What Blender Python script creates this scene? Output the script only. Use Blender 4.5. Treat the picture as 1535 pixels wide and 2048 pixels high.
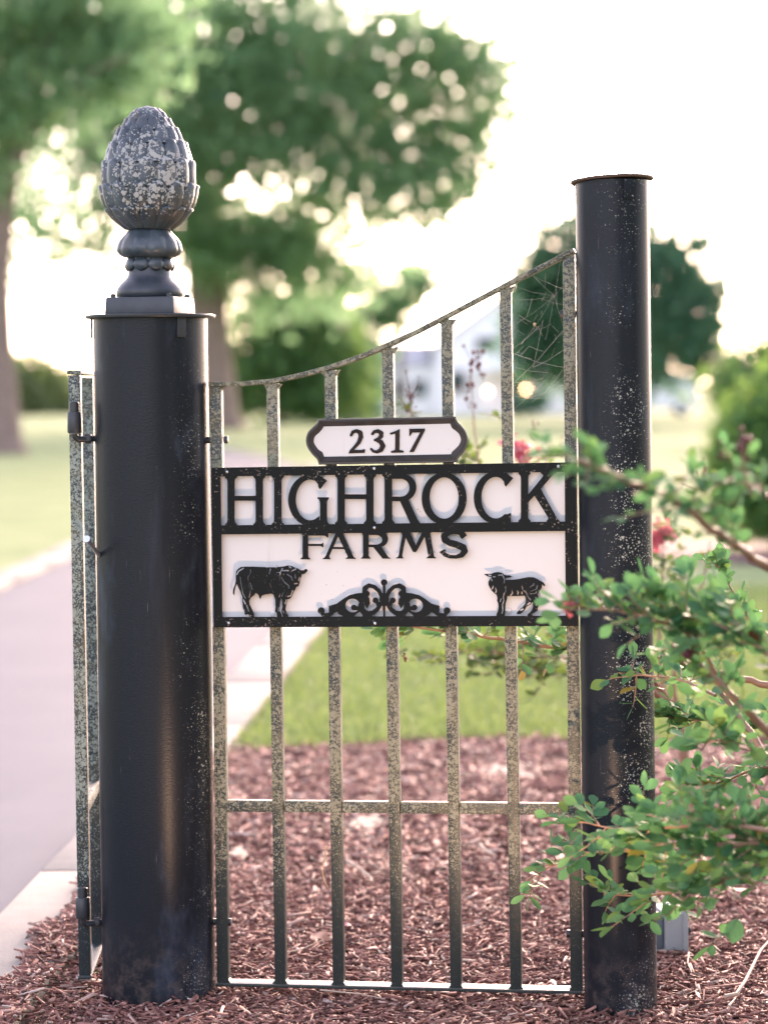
import bpy, bmesh, math, random
import numpy as np
from mathutils import Vector, Matrix
from mathutils.geometry import tessellate_polygon

for o in list(bpy.data.objects):
    bpy.data.objects.remove(o, do_unlink=True)
S = bpy.context.scene
C = S.collection
R = math.radians

# ------------------------------------------------------------------ camera, sky, sun, exposure
FPX = 5200.0                     # focal length in photograph pixels (photo 1535 x 2048)
CAM = Vector((0, 0, 1.21))
PITCH = math.atan((1024 - 790) / FPX)
ROLL = 0.0135
fwd = Vector((0, math.cos(PITCH), -math.sin(PITCH)))
r0 = Vector((1, 0, 0)); u0 = r0.cross(fwd)
rgt = r0 * math.cos(ROLL) - u0 * math.sin(ROLL)
upv = u0 * math.cos(ROLL) + r0 * math.sin(ROLL)
cam = bpy.data.cameras.new('camera'); camo = bpy.data.objects.new('camera', cam); C.objects.link(camo)
m = Matrix.Identity(4)
for i in range(3):
    m[i][0] = rgt[i]; m[i][1] = upv[i]; m[i][2] = -fwd[i]; m[i][3] = CAM[i]
camo.matrix_world = m
cam.sensor_fit = 'VERTICAL'; cam.sensor_height = 36; cam.lens = 36 * FPX / 2048
cam.clip_start = 0.1; cam.clip_end = 3000
cam.dof.use_dof = True; cam.dof.focus_distance = 5.17; cam.dof.aperture_fstop = cam.lens / 34.0
S.camera = camo

SUN_AZ, SUN_EL = 14.0, 14.0       # degrees to the right of the view direction, above the horizon
w = bpy.data.worlds.new('World'); S.world = w; w.use_nodes = True
wn = w.node_tree; wn.nodes.clear()
sky = wn.nodes.new('ShaderNodeTexSky'); sky.sky_type = 'NISHITA'; sky.sun_disc = False
sky.sun_elevation = R(SUN_EL); sky.sun_rotation = R(SUN_AZ)
sky.air_density = 1.0; sky.dust_density = 2.2; sky.ozone_density = 3.0
bg = wn.nodes.new('ShaderNodeBackground'); bg.inputs['Strength'].default_value = 0.15
wo = wn.nodes.new('ShaderNodeOutputWorld')
hsv = wn.nodes.new('ShaderNodeHueSaturation'); hsv.inputs['Saturation'].default_value = .60   # sky colours simply desaturated, no cloud is modelled
wn.links.new(sky.outputs[0], hsv.inputs['Color']); wn.links.new(hsv.outputs[0], bg.inputs[0]); wn.links.new(bg.outputs[0], wo.inputs[0])
sun = bpy.data.lights.new('sun', 'SUN'); suno = bpy.data.objects.new('sun', sun); C.objects.link(suno)
sun.energy = 1.3; sun.angle = R(18); sun.color = (1, .80, .62)
sd = Vector((math.sin(R(SUN_AZ)) * math.cos(R(SUN_EL)), math.cos(R(SUN_AZ)) * math.cos(R(SUN_EL)), math.sin(R(SUN_EL))))
suno.rotation_euler = sd.to_track_quat('Z', 'Y').to_euler()
S.view_settings.view_transform = 'Standard'; S.view_settings.look = 'None'
S.view_settings.exposure = 2.75; S.view_settings.gamma = 1.0
S.view_settings.use_white_balance = True; S.view_settings.white_balance_temperature = 7300; S.view_settings.white_balance_tint = 30
S.render.engine = 'CYCLES'
S.cycles.use_denoising = True
S.cycles.max_bounces = 8; S.cycles.transparent_max_bounces = 16
S.cycles.sample_clamp_indirect = 8.0

# ------------------------------------------------------------------ geometry helpers
def ray(px, py):
    return fwd + rgt * ((px - 767.5) / FPX) + upv * ((1024 - py) / FPX)
def P(px, py, Y):                # the point seen at a photo pixel, Y metres away
    d = ray(px, py); return CAM + d * ((Y - CAM.y) / d.y)
def G(px, py, z=0.0):            # the point of the ground seen at a photo pixel
    d = ray(px, py); return CAM + d * ((z - CAM.z) / d.z)

def link(name, me, mat=None, parent=None):
    o = bpy.data.objects.new(name, me); C.objects.link(o)
    if mat is not None and not me.materials: me.materials.append(mat)
    if parent is not None: o.parent = parent
    return o
def mesh(name, v, f, mat=None, parent=None, smooth=False, sharp=None):
    me = bpy.data.meshes.new(name)
    me.from_pydata([tuple(p) for p in v], [], [tuple(q) for q in f]); me.update()
    if smooth:
        me.polygons.foreach_set('use_smooth', [True] * len(me.polygons))
        if sharp: me.set_sharp_from_angle(angle=R(sharp))
    return link(name, me, mat, parent)
def npmesh(name, V, F, mat=None, parent=None, smooth=False):
    V = np.asarray(V, np.float32); F = np.asarray(F, np.int32); k = F.shape[1]
    me = bpy.data.meshes.new(name)
    me.vertices.add(len(V)); me.vertices.foreach_set('co', V.ravel())
    me.loops.add(F.size); me.loops.foreach_set('vertex_index', F.ravel())
    me.polygons.add(len(F)); me.polygons.foreach_set('loop_start', np.arange(0, F.size, k, dtype=np.int32))
    if smooth: me.polygons.foreach_set('use_smooth', np.ones(len(F), bool))
    me.update(calc_edges=True); me.validate()
    return link(name, me, mat, parent)
def empty(name, loc=(0, 0, 0), rz=0.0):
    o = bpy.data.objects.new(name, None); C.objects.link(o); o.location = loc; o.rotation_euler = (0, 0, rz)
    o.empty_display_size = .05; return o
def tag(o, label=None, cat=None, group=None, kind=None):
    if label: o['label'] = label
    if cat: o['category'] = cat
    if group: o['group'] = group
    if kind: o['kind'] = kind
    return o

class MB:
    def __init__(s): s.v = []; s.f = []
    def add(s, v, f):
        n = len(s.v); s.v += [tuple(p) for p in v]; s.f += [tuple(i + n for i in q) for q in f]; return s
    def box(s, a, b):
        x0, y0, z0 = a; x1, y1, z1 = b
        return s.add([(x0,y0,z0),(x1,y0,z0),(x1,y1,z0),(x0,y1,z0),(x0,y0,z1),(x1,y0,z1),(x1,y1,z1),(x0,y1,z1)],
                     [(0,3,2,1),(4,5,6,7),(0,1,5,4),(1,2,6,5),(2,3,7,6),(3,0,4,7)])
    def hexa(s, q, r):            # two quads (4 points each, same winding)
        return s.add(list(q) + list(r), [(3,2,1,0),(4,5,6,7),(0,1,5,4),(1,2,6,5),(2,3,7,6),(3,0,4,7)])
    def lathe(s, prof, n=48, c=(0,0,0), cap=True, wob=None):
        v = []; f = []
        for (r, z) in prof:
            for i in range(n):
                a = 2 * math.pi * i / n; k = 1.0 if wob is None else wob(a, z)
                v.append((c[0] + r * k * math.cos(a), c[1] + r * k * math.sin(a), c[2] + z))
        for j in range(len(prof) - 1):
            for i in range(n):
                f.append((j*n+i, j*n+(i+1)%n, (j+1)*n+(i+1)%n, (j+1)*n+i))
        if cap:
            f.append(tuple(range(n-1, -1, -1))); f.append(tuple((len(prof)-1)*n + i for i in range(n)))
        return s.add(v, f)
    def tube(s, pts, rad, n=8, cap=True):
        pts = [Vector(p) for p in pts]; v = []; f = []; k = len(pts)
        rad = rad if hasattr(rad, '__len__') else [rad] * k
        ref = None
        for j in range(k):
            t = (pts[min(j+1, k-1)] - pts[max(j-1, 0)]).normalized()
            if ref is None: ref = Vector((0, 0, 1)) if abs(t.z) < .9 else Vector((1, 0, 0))
            a = t.cross(ref).normalized(); b = t.cross(a).normalized(); ref = -b if False else ref
            for i in range(n):
                q = 2 * math.pi * i / n; v.append(pts[j] + (a * math.cos(q) + b * math.sin(q)) * rad[j])
        for j in range(k - 1):
            for i in range(n): f.append((j*n+i, j*n+(i+1)%n, (j+1)*n+(i+1)%n, (j+1)*n+i))
        if cap: f.append(tuple(range(n-1, -1, -1))); f.append(tuple((k-1)*n + i for i in range(n)))
        return s.add(v, f)
    def build(s, name, mat=None, parent=None, smooth=False, sharp=35, bevel=0.0):
        if bevel:
            bm = bmesh.new(); vs = [bm.verts.new(p) for p in s.v]
            for q in s.f: bm.faces.new([vs[i] for i in q])
            bmesh.ops.recalc_face_normals(bm, faces=bm.faces)
            es = [e for e in bm.edges if len(e.link_faces) == 2 and e.calc_face_angle(0) > .5]
            bmesh.ops.bevel(bm, geom=es, offset=bevel, segments=2, affect='EDGES', profile=.6, clamp_overlap=True)
            me = bpy.data.meshes.new(name); bm.to_mesh(me); bm.free()
            me.polygons.foreach_set('use_smooth', [True] * len(me.polygons)); me.set_sharp_from_angle(angle=R(50))
            return link(name, me, mat, parent)
        return mesh(name, s.v, s.f, mat, parent, smooth, sharp if smooth else None)

# ------------------------------------------------------------------ material helpers
def new_mat(name):
    m = bpy.data.materials.new(name); m.use_nodes = True; nt = m.node_tree
    b = nt.nodes['Principled BSDF']; return m, nt, b
def nd(nt, t, ins=None, **kw):
    n = nt.nodes.new('ShaderNode' + t)
    for k, v in kw.items(): setattr(n, k, v)
    for k, v in (ins or {}).items():
        if isinstance(v, bpy.types.NodeSocket): nt.links.new(v, n.inputs[k])
        else: n.inputs[k].default_value = v
    return n
def rgba(c): return (c[0], c[1], c[2], 1)
def mixc(nt, fac, a, b):
    n = nt.nodes.new('ShaderNodeMix'); n.data_type = 'RGBA'
    for idx, v in ((0, fac), (6, a), (7, b)):
        if isinstance(v, bpy.types.NodeSocket): nt.links.new(v, n.inputs[idx])
        else: n.inputs[idx].default_value = rgba(v) if idx else v
    return n.outputs[2]
def math_(nt, op, a, b=None, clamp=False):
    n = nt.nodes.new('ShaderNodeMath'); n.operation = op; n.use_clamp = clamp
    for i, v in enumerate((a, b)):
        if v is None: continue
        if isinstance(v, bpy.types.NodeSocket): nt.links.new(v, n.inputs[i])
        else: n.inputs[i].default_value = v
    return n.outputs[0]
def ramp(nt, fac, stops, interp='LINEAR'):
    n = nt.nodes.new('ShaderNodeValToRGB'); n.color_ramp.interpolation = interp; e = n.color_ramp.elements
    while len(e) < len(stops): e.new(.5)
    for k, (p, c) in enumerate(stops): e[k].position = p; e[k].color = rgba(c) if hasattr(c, '__len__') else (c, c, c, 1)
    nt.links.new(fac, n.inputs[0]); return n.outputs[0]
def ocoord(nt): return nd(nt, 'TexCoord').outputs['Object']
def noise(nt, vec, scale, detail=3, rough=.5, dist=0.0):
    return nd(nt, 'TexNoise', {'Vector': vec, 'Scale': scale, 'Detail': detail, 'Roughness': rough, 'Distortion': dist}).outputs['Fac']
def smooth(nt, v, lo, hi, a=0.0, b=1.0):
    n = nd(nt, 'MapRange', {'Value': v, 'From Min': lo, 'From Max': hi, 'To Min': a, 'To Max': b}); n.interpolation_type = 'SMOOTHSTEP'
    return n.outputs[0]
def warp(nt, vec, scale, amt):
    n = nd(nt, 'TexNoise', {'Vector': vec, 'Scale': scale, 'Detail': 2.0})
    o = nd(nt, 'VectorMath', {0: n.outputs['Color'], 1: (.5, .5, .5)}, operation='SUBTRACT').outputs[0]
    o = nd(nt, 'VectorMath', {0: o, 'Scale': amt}, operation='SCALE').outputs[0]
    return nd(nt, 'VectorMath', {0: vec, 1: o}, operation='ADD').outputs[0]
def speckle(nt, vec, scale, size, mask):   # irregular round lichen spots: factor 0..1
    v = nd(nt, 'TexVoronoi', {'Vector': warp(nt, vec, scale * 1.6, .55 / scale), 'Scale': scale})
    sep = nd(nt, 'SeparateColor', {0: v.outputs['Color']}).outputs[0]
    t = math_(nt, 'MULTIPLY', math_(nt, 'POWER', sep, 2.2), size)
    t = math_(nt, 'MULTIPLY', t, mask)
    d = math_(nt, 'SUBTRACT', t, v.outputs['Distance'])
    return smooth(nt, d, -.02, .06)
def bump(nt, b, h, strength, dist):
    n = nd(nt, 'Bump', {'Height': h, 'Strength': strength, 'Distance': dist}); nt.links.new(n.outputs[0], b.inputs['Normal']); return n
def setb(b, **k):
    for a, v in k.items():
        key = {'rough': 'Roughness', 'metal': 'Metallic', 'spec': 'Specular IOR Level', 'col': 'Base Color'}[a]
        b.inputs[key].default_value = rgba(v) if a == 'col' else v
def plain(name, c, rough=.6, metal=0.0, var=.15, scale=12.0, spec=.5):
    m, nt, b = new_mat(name); v = ocoord(nt)
    n = noise(nt, v, scale, 4)
    nt.links.new(mixc(nt, n, [x * (1 - var) for x in c], [min(1, x * (1 + var)) for x in c]), b.inputs['Base Color'])
    setb(b, rough=rough, metal=metal, spec=spec); return m

M = {}
# black wrapped pipe of the posts: fine horizontal ribs, dusty blue with painted sky sheen, lichen spots
def post_mat(name, lichen, dens, dust_sheen):
    m, nt, b = new_mat(name); v = ocoord(nt)
    mp = nd(nt, 'Mapping', {'Vector': v, 'Scale': (150, 150, 420)}).outputs[0]
    rib = noise(nt, mp, 1.0, 2, .5)
    mp2 = nd(nt, 'Mapping', {'Vector': v, 'Scale': (2.2, 2.2, .8)}).outputs[0]
    du = smooth(nt, noise(nt, mp2, 3.0, 5, .65), .52, .80)
    st = nd(nt, 'Mapping', {'Vector': v, 'Scale': (14, 14, 1.6)}).outputs[0]
    streak = smooth(nt, noise(nt, st, 1.0, 4, .6), .56, .78)
    col = mixc(nt, math_(nt, 'MULTIPLY', du, dust_sheen), (.009, .012, .017), (.07, .10, .145))  # bluish tint: dusty film plus sky sheen painted into the colour
    col = mixc(nt, math_(nt, 'MULTIPLY', streak, .28), col, (.045, .06, .085))
    sp = nd(nt, 'SeparateXYZ', {0: v})
    side = smooth(nt, sp.outputs[0], *lichen)
    pat = smooth(nt, noise(nt, v, 5.0, 3, .6), .34, .72)
    mask = math_(nt, 'ADD', math_(nt, 'MULTIPLY', math_(nt, 'MULTIPLY', side, pat), dens), .10 * dens)
    l = math_(nt, 'MAXIMUM', math_(nt, 'MULTIPLY', speckle(nt, v, 150, .75, mask), .9), speckle(nt, v, 340, .9, mask))
    col = mixc(nt, l, col, (.36, .38, .34))
    splash = math_(nt, 'MULTIPLY', smooth(nt, sp.outputs[2], .20, .015), smooth(nt, noise(nt, v, 38, 5, .7), .42, .66))
    col = mixc(nt, math_(nt, 'MULTIPLY', splash, .4), col, (.13, .095, .08))
    scr = smooth(nt, noise(nt, nd(nt, 'Mapping', {'Vector': v, 'Scale': (190, 190, 9)}).outputs[0], 1.0, 3, .7), .70, .76)
    col = mixc(nt, math_(nt, 'MULTIPLY', scr, .45), col, (.20, .19, .18))
    nt.links.new(col, b.inputs['Base Color'])
    nt.links.new(math_(nt, 'ADD', math_(nt, 'MULTIPLY', l, .4), math_(nt, 'ADD', .35, math_(nt, 'MULTIPLY', du, .15))), b.inputs['Roughness'])
    h = math_(nt, 'ADD', rib, math_(nt, 'MULTIPLY', l, .7))
    bump(nt, b, h, .28, .0012); setb(b, spec=.20); return m
M['post_a'] = post_mat('black ribbed pipe', (.02, .10), .62, .85)
M['post_b'] = post_mat('black ribbed pipe, lichen', (-.06, .03), .80, .30)

def iron_mat(name, base, amount, zlo, zhi, lcol, small=1.0):
    m, nt, b = new_mat(name); v = ocoord(nt)
    z = nd(nt, 'SeparateXYZ', {0: v}).outputs[2]
    hgt = smooth(nt, z, zlo, zhi)
    pat = math_(nt, 'MULTIPLY', smooth(nt, noise(nt, v, 9.0, 4, .65), .33, .62), smooth(nt, noise(nt, v, 4.3, 2, .5), .30, .55, .35, 1.15))
    mask = math_(nt, 'MULTIPLY', math_(nt, 'ADD', math_(nt, 'MULTIPLY', hgt, math_(nt, 'ADD', pat, .22)), .10), amount)
    l = math_(nt, 'MAXIMUM', math_(nt, 'MULTIPLY', speckle(nt, v, 170, 1.3, mask), .9), math_(nt, 'MULTIPLY', speckle(nt, v, 420, 1.5 * small, math_(nt, 'ADD', mask, .12)), .8))
    film = math_(nt, 'MULTIPLY', smooth(nt, noise(nt, v, 14, 5, .7), .42, .66), math_(nt, 'MULTIPLY', hgt, .8))
    col = mixc(nt, film, base, (.115, .105, .062))
    rust = math_(nt, 'MULTIPLY', smooth(nt, noise(nt, nd(nt, 'Mapping', {'Vector': v, 'Scale': (1, 1, .35)}).outputs[0], 34, 5, .75), .60, .72), .6)
    col = mixc(nt, rust, col, (.15, .062, .026))
    lc = mixc(nt, noise(nt, v, 30, 3), lcol, (lcol[0] * .62, lcol[1] * .6, lcol[2] * .48))
    col = mixc(nt, l, col, lc)
    nt.links.new(col, b.inputs['Base Color'])
    nt.links.new(math_(nt, 'ADD', math_(nt, 'MULTIPLY', math_(nt, 'MAXIMUM', l, film), .4), .42), b.inputs['Roughness'])
    bump(nt, b, math_(nt, 'ADD', math_(nt, 'MULTIPLY', l, .8), noise(nt, v, 120, 3)), .5, .0012); return m
M['iron'] = iron_mat('painted iron with lichen', (.016, .026, .024), .95, .12, .50, (.29, .285, .215))
M['iron_side'] = iron_mat('painted iron, grey lichen', (.012, .024, .028), .95, .05, .5, (.34, .40, .36))
M['hinge'] = plain('black painted steel', (.022, .026, .03), .45, .0, .4, 60)

m, nt, b = new_mat('weathered cast metal'); v = nd(nt, 'NewGeometry').outputs['Position']
pat = math_(nt, 'MULTIPLY', smooth(nt, noise(nt, v, 10, 4, .6), .31, .56), smooth(nt, nd(nt, 'SeparateXYZ', {0: v}).outputs[2], 1.55, 1.62))
l = math_(nt, 'MAXIMUM', speckle(nt, v, 110, 1.12, pat), speckle(nt, v, 250, 1.0, math_(nt, 'ADD', math_(nt, 'MULTIPLY', pat, .8), .17)))
col = mixc(nt, smooth(nt, noise(nt, v, 18, 4), .35, .7), (.026, .040, .052), (.072, .092, .108))
col = mixc(nt, smooth(nt, noise(nt, v, 16, 4), .5, .7, 0, .55), col, (.10, .075, .05))
col = mixc(nt, l, col, (.33, .325, .305))
nt.links.new(col, b.inputs['Base Color'])
nt.links.new(math_(nt, 'ADD', math_(nt, 'MULTIPLY', l, .35), .40), b.inputs['Roughness'])
bump(nt, b, math_(nt, 'ADD', math_(nt, 'MULTIPLY', l, .6), noise(nt, v, 90, 4)), .6, .0016); M['cast'] = m
M['cast_dark'] = plain('dark cast base', (.022, .029, .038), .42, 0, .5, 45)

m, nt, b = new_mat('black sign plate'); v = ocoord(nt)
sc = smooth(nt, noise(nt, nd(nt, 'Mapping', {'Vector': v, 'Scale': (160, 160, 60)}).outputs[0], 1.0, 4, .7), .66, .74)
l = math_(nt, 'MAXIMUM', speckle(nt, v, 260, .5, smooth(nt, noise(nt, v, 14, 3), .35, .7)), math_(nt, 'MULTIPLY', sc, .35))
nt.links.new(mixc(nt, l, (.010, .012, .012), (.20, .17, .14)), b.inputs['Base Color']); setb(b, rough=.6, spec=.08); M['black'] = m

m, nt, b = new_mat('white sign panel'); v = ocoord(nt)
l = speckle(nt, v, 170, .30, smooth(nt, noise(nt, v, 9, 3), .45, .75))
col = mixc(nt, noise(nt, v, 6, 4), (.53, .52, .515), (.57, .56, .555))
run = smooth(nt, noise(nt, nd(nt, 'Mapping', {'Vector': v, 'Scale': (70, 70, 5)}).outputs[0], 1.0, 4, .7), .55, .85)
grime = math_(nt, 'MULTIPLY', math_(nt, 'MULTIPLY', run, smooth(nt, noise(nt, v, 5, 3), .4, .7)), .38)
col = mixc(nt, grime, col, (.33, .30, .26))
l = math_(nt, 'MAXIMUM', l, math_(nt, 'MULTIPLY', speckle(nt, v, 60, .14, smooth(nt, noise(nt, v, 20, 2), .5, .7)), .8))
nt.links.new(mixc(nt, l, col, (.24, .13, .10)), b.inputs['Base Color']); setb(b, rough=.35); M['white'] = m
M['number'] = plain('dark brown numerals', (.024, .019, .017), .7, 0, .2, 60, .1)
M['bronze'] = plain('dark bronze moulding', (.05, .045, .042), .34, .35, .25, 50)
M['steel'] = plain('bright screw', (.55, .55, .56), .3, 1.0, .1, 40)
M['galv'] = plain('galvanised rod', (.6, .63, .65), .35, .9, .1, 40)
M['greybox'] = plain('grey painted metal box', (.30, .35, .38), .5, .0, .08, 40)
M['blackrub'] = plain('black rubber', (.012, .012, .012), .6)
M['web'] = plain('spider silk', (.75, .68, .6), .5)
M['drygrass'] = plain('dry straw', (.45, .32, .17), .7, 0, .3, 80)
M['twig'] = plain('pale dead twig', (.40, .31, .24), .8, 0, .35, 60)
M['dryleaf'] = plain('dry leaf', (.34, .16, .10), .7, 0, .5, 40)

# ground, asphalt, concrete, mulch
m, nt, b = new_mat('lawn turf'); v = ocoord(nt)
a = noise(nt, v, .9, 5, .6); a2 = noise(nt, v, 7, 4, .6)
c1 = mixc(nt, smooth(nt, a, .3, .7), (.17, .235, .105), (.27, .32, .16))
nt.links.new(mixc(nt, smooth(nt, a2, .35, .75), c1, (.235, .295, .135)), b.inputs['Base Color']); setb(b, rough=.9, spec=.05)
bump(nt, b, noise(nt, v, 60, 3), .7, .03); M['lawn'] = m
m, nt, b = new_mat('worn asphalt'); v = ocoord(nt)
c1 = mixc(nt, noise(nt, v, 130, 3, .8), (.030, .038, .058), (.074, .088, .126))
nt.links.new(mixc(nt, math_(nt, 'MULTIPLY', smooth(nt, noise(nt, v, 1.3, 4), .4, .7), .35), c1, (.085, .095, .125)), b.inputs['Base Color']); setb(b, rough=.75, spec=.2)
bump(nt, b, noise(nt, v, 160, 3), .5, .004); M['asphalt'] = m
m, nt, b = new_mat('pale concrete'); v = ocoord(nt)
c1 = mixc(nt, noise(nt, v, 14, 5, .65), (.19, .175, .155), (.29, .265, .235))
nt.links.new(mixc(nt, speckle(nt, v, 120, .35, noise(nt, v, 9, 2)), c1, (.22, .19, .17)), b.inputs['Base Color']); setb(b, rough=.85, spec=.3)
bump(nt, b, noise(nt, v, 90, 4), .4, .004); M['concrete'] = m
m, nt, b = new_mat('mulch soil'); v = ocoord(nt)
nt.links.new(mixc(nt, noise(nt, v, 55, 5, .7), (.05, .026, .023), (.17, .09, .08)), b.inputs['Base Color']); setb(b, rough=.9)
bump(nt, b, noise(nt, v, 70, 4), .9, .02); M['soil'] = m
m, nt, b = new_mat('shredded wood mulch'); geo = nd(nt, 'NewGeometry'); v = ocoord(nt)
c1 = ramp(nt, geo.outputs['Random Per Island'], [(0, (.055, .022, .017)), (.3, (.175, .070, .053)), (.62, (.32, .135, .105)), (.88, (.46, .235, .185)), (.97, (.62, .44, .36)), (1, (.70, .58, .50))])
gr = noise(nt, v, 260, 2)
nt.links.new(mixc(nt, math_(nt, 'MULTIPLY', gr, .4), c1, (.08, .035, .032)), b.inputs['Base Color']); setb(b, rough=.72, spec=.35); M['chips'] = m
m, nt, b = new_mat('bare tan earth'); v = ocoord(nt)
nt.links.new(mixc(nt, noise(nt, v, 25, 5, .7), (.26, .19, .14), (.42, .33, .26)), b.inputs['Base Color']); setb(b, rough=.9); M['tan'] = m

def leaf_mat(name, stops, transl=.35, rough=.42, tint=(.30, .42, .06)):
    m, nt, b = new_mat(name); geo = nd(nt, 'NewGeometry'); oi = nd(nt, 'ObjectInfo')
    rr = math_(nt, 'FRACT', math_(nt, 'ADD', geo.outputs['Random Per Island'], oi.outputs['Random']))
    c = ramp(nt, rr, stops); nt.links.new(c, b.inputs['Base Color']); setb(b, rough=rough, spec=.22)
    tr = nt.nodes.new('ShaderNodeBsdfTranslucent'); nt.links.new(mixc(nt, .55, c, tint), tr.inputs[0])
    mx = nt.nodes.new('ShaderNodeMixShader'); mx.inputs[0].default_value = transl
    nt.links.new(b.outputs[0], mx.inputs[1]); nt.links.new(tr.outputs[0], mx.inputs[2])
    nt.links.new(mx.outputs[0], nt.nodes['Material Output'].inputs[0]); return m
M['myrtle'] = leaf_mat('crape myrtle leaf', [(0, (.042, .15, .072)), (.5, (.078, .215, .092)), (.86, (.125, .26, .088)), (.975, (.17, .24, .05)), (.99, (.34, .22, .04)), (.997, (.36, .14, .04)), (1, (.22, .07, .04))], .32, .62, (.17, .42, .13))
M['myrtle_back'] = leaf_mat('crape myrtle leaf, shaded', [(0, (.014, .055, .026)), (.6, (.035, .105, .04)), (1, (.12, .19, .05))], .3, .65)  # darker copy of the leaf greens, shade painted into the colours
M['oak'] = leaf_mat('oak foliage', [(0, (.070, .165, .095)), (.55, (.12, .24, .125)), (1, (.22, .33, .155))], .62, .5, (.38, .64, .32))
M['dark'] = leaf_mat('dark evergreen foliage', [(0, (.035, .12, .085)), (.6, (.06, .175, .11)), (1, (.12, .235, .13))], .5, .5, (.22, .46, .26))
M['light'] = leaf_mat('light green foliage', [(0, (.065, .175, .085)), (.6, (.10, .245, .105)), (1, (.17, .32, .13))], .55, .5)
M['hedge'] = leaf_mat('hedge foliage', [(0, (.045, .16, .06)), (.6, (.08, .24, .08)), (1, (.16, .32, .10))], .5, .5)
M['pale'] = leaf_mat('pale far foliage', [(0, (.12, .17, .09)), (1, (.22, .26, .13))], .42, .6)  # distance haze painted in as paler, greyer greens
M['flower'] = leaf_mat('pink blossom', [(0, (.42, .10, .14)), (.7, (.64, .21, .25)), (1, (.78, .38, .40))], .35, .5, (.8, .1, .15))
M['seed'] = leaf_mat('brown seed head', [(0, (.10, .03, .035)), (1, (.22, .09, .08))], .1, .6, (.2, .08, .06))
M['bark'] = plain('grey brown bark', (.20, .145, .12), .9, 0, .5, 3.0, .2)
M['stem'] = plain('smooth tan stem', (.27, .15, .095), .55, 0, .35, 40)
M['grass'] = leaf_mat('grass blade', [(0, (.15, .225, .095)), (.7, (.235, .30, .135)), (1, (.38, .38, .21))], .3, .6)
M['wallw'] = plain('white painted siding', (.78, .78, .78), .6, 0, .06, .6)
M['roof'] = plain('grey blue roof shingle', (.34, .35, .37), .8, 0, .15, 2)
M['glass'] = plain('dark window glass', (.03, .05, .05), .12, 0, .1, 1)
M['vanpaint'] = plain('white vehicle paint', (.78, .79, .82), .3, 0, .03, 2)
m, nt, b = new_mat('lit porch lamp'); b.inputs['Emission Color'].default_value = (1, .55, .30, 1); b.inputs['Emission Strength'].default_value = 7.5; M['lamp'] = m

rng = random.Random(7); nr = np.random.default_rng(7)

# ------------------------------------------------------------------ the ground
def grid_sheet(name, x0, x1, y0, y1, nx, ny, z, mat, fz=None):
    xs = np.linspace(x0, x1, nx + 1); ys = np.linspace(y0, y1, ny + 1); v = []; f = []
    for j in range(ny + 1):
        for i in range(nx + 1): v.append((xs[i], ys[j], z + (fz(xs[i], ys[j]) if fz else 0)))
    for j in range(ny):
        for i in range(nx): a = j * (nx + 1) + i; f.append((a, a + 1, a + nx + 2, a + nx + 1))
    return mesh(name, v, f, mat, None, True)
tag(grid_sheet('ground', -900, 900, -60, 1600, 6, 6, -.034, M['lawn']), kind='structure')

def kerbx(y):                    # inner (asphalt side) edge of the near kerb
    s = -.906 + .0455 * (y - 6.14)
    return s if y < 13 else s - .0022 * (y - 13) ** 2 * (1 if y < 60 else 1)
def farx(y):
    return kerbx(y) - (2.05 + .02 * max(0, 17 - y) + (.0 if y < 20 else .01 * (y - 20)))
def ribbon(name, fa, fb, ys, z, mat):
    v = []; f = []
    for y in ys: v += [(fa(y), y, z), (fb(y), y, z)]
    for i in range(len(ys) - 1): f.append((2*i, 2*i+1, 2*i+3, 2*i+2))
    return mesh(name, v, f, mat)
ys = [1.5 + .5 * i for i in range(60)] + [32 + 2 * i for i in range(20)]
tag(ribbon('driveway', lambda y: farx(y) + .01, lambda y: kerbx(y) - .002, ys, -.026, M['asphalt']), kind='structure')
KW = .23
def kerb_row(name, xf, sgn, y0, y1, L):
    root = tag(empty(name, (0, 0, 0)), kind='structure')
    y = y0
    while y < y1:
        l = L * rng.uniform(.95, 1.05); g = .012
        a0 = (xf(y), y); a1 = (xf(y + l - g), y + l - g)
        z = .012 + rng.uniform(-.003, .003)
        q = [(a0[0], a0[1], -.05), (a0[0] + KW * sgn, a0[1], -.05), (a1[0] + KW * sgn, a1[1], -.05), (a1[0], a1[1], -.05)]
        if sgn < 0: q = q[::-1]
        MB().hexa(q, [(p[0], p[1], z) for p in q]).build('slab', M['concrete'], root, bevel=.006)
        y += l
    return root
JY = G(100, 1750).y
kerb_row('kerb', kerbx, 1, JY - 1.5 * 3 + .006, 44, 1.5)
kerb_row('kerb_far_side', farx, -1, 2.2, 44, 1.5)

def lawn_edge(x):                # where the mulch ends and the lawn begins
    return 9.10 + .08 * math.sin(x * 2.1 + .6) + .05 * math.sin(x * 5.3)
def spill(y):                    # mulch that has crept over the kerb near the posts
    return .085 * max(0.0, min(1.0, (7.4 - y) / 1.2)) + .02 * math.sin(y * 9) + .012 * math.sin(y * 23)
def in_mulch(x, y):
    return x > kerbx(y) + KW - spill(y) and y < lawn_edge(x) + .03 * math.sin(x * 17)
v = []; f = []
ex = np.linspace(-.62, 2.9, 36)
for x in ex: v += [(max(x, kerbx(2.5) + KW + .004 if x < -.6 else x), 2.5, -.026), (x, lawn_edge(x), -.026)]
for i in range(len(ex) - 1): f.append((2*i, 2*i+2, 2*i+3, 2*i+1))
bed = tag(mesh('mulch_bed', v, f, M['soil']), kind='structure')

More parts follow.
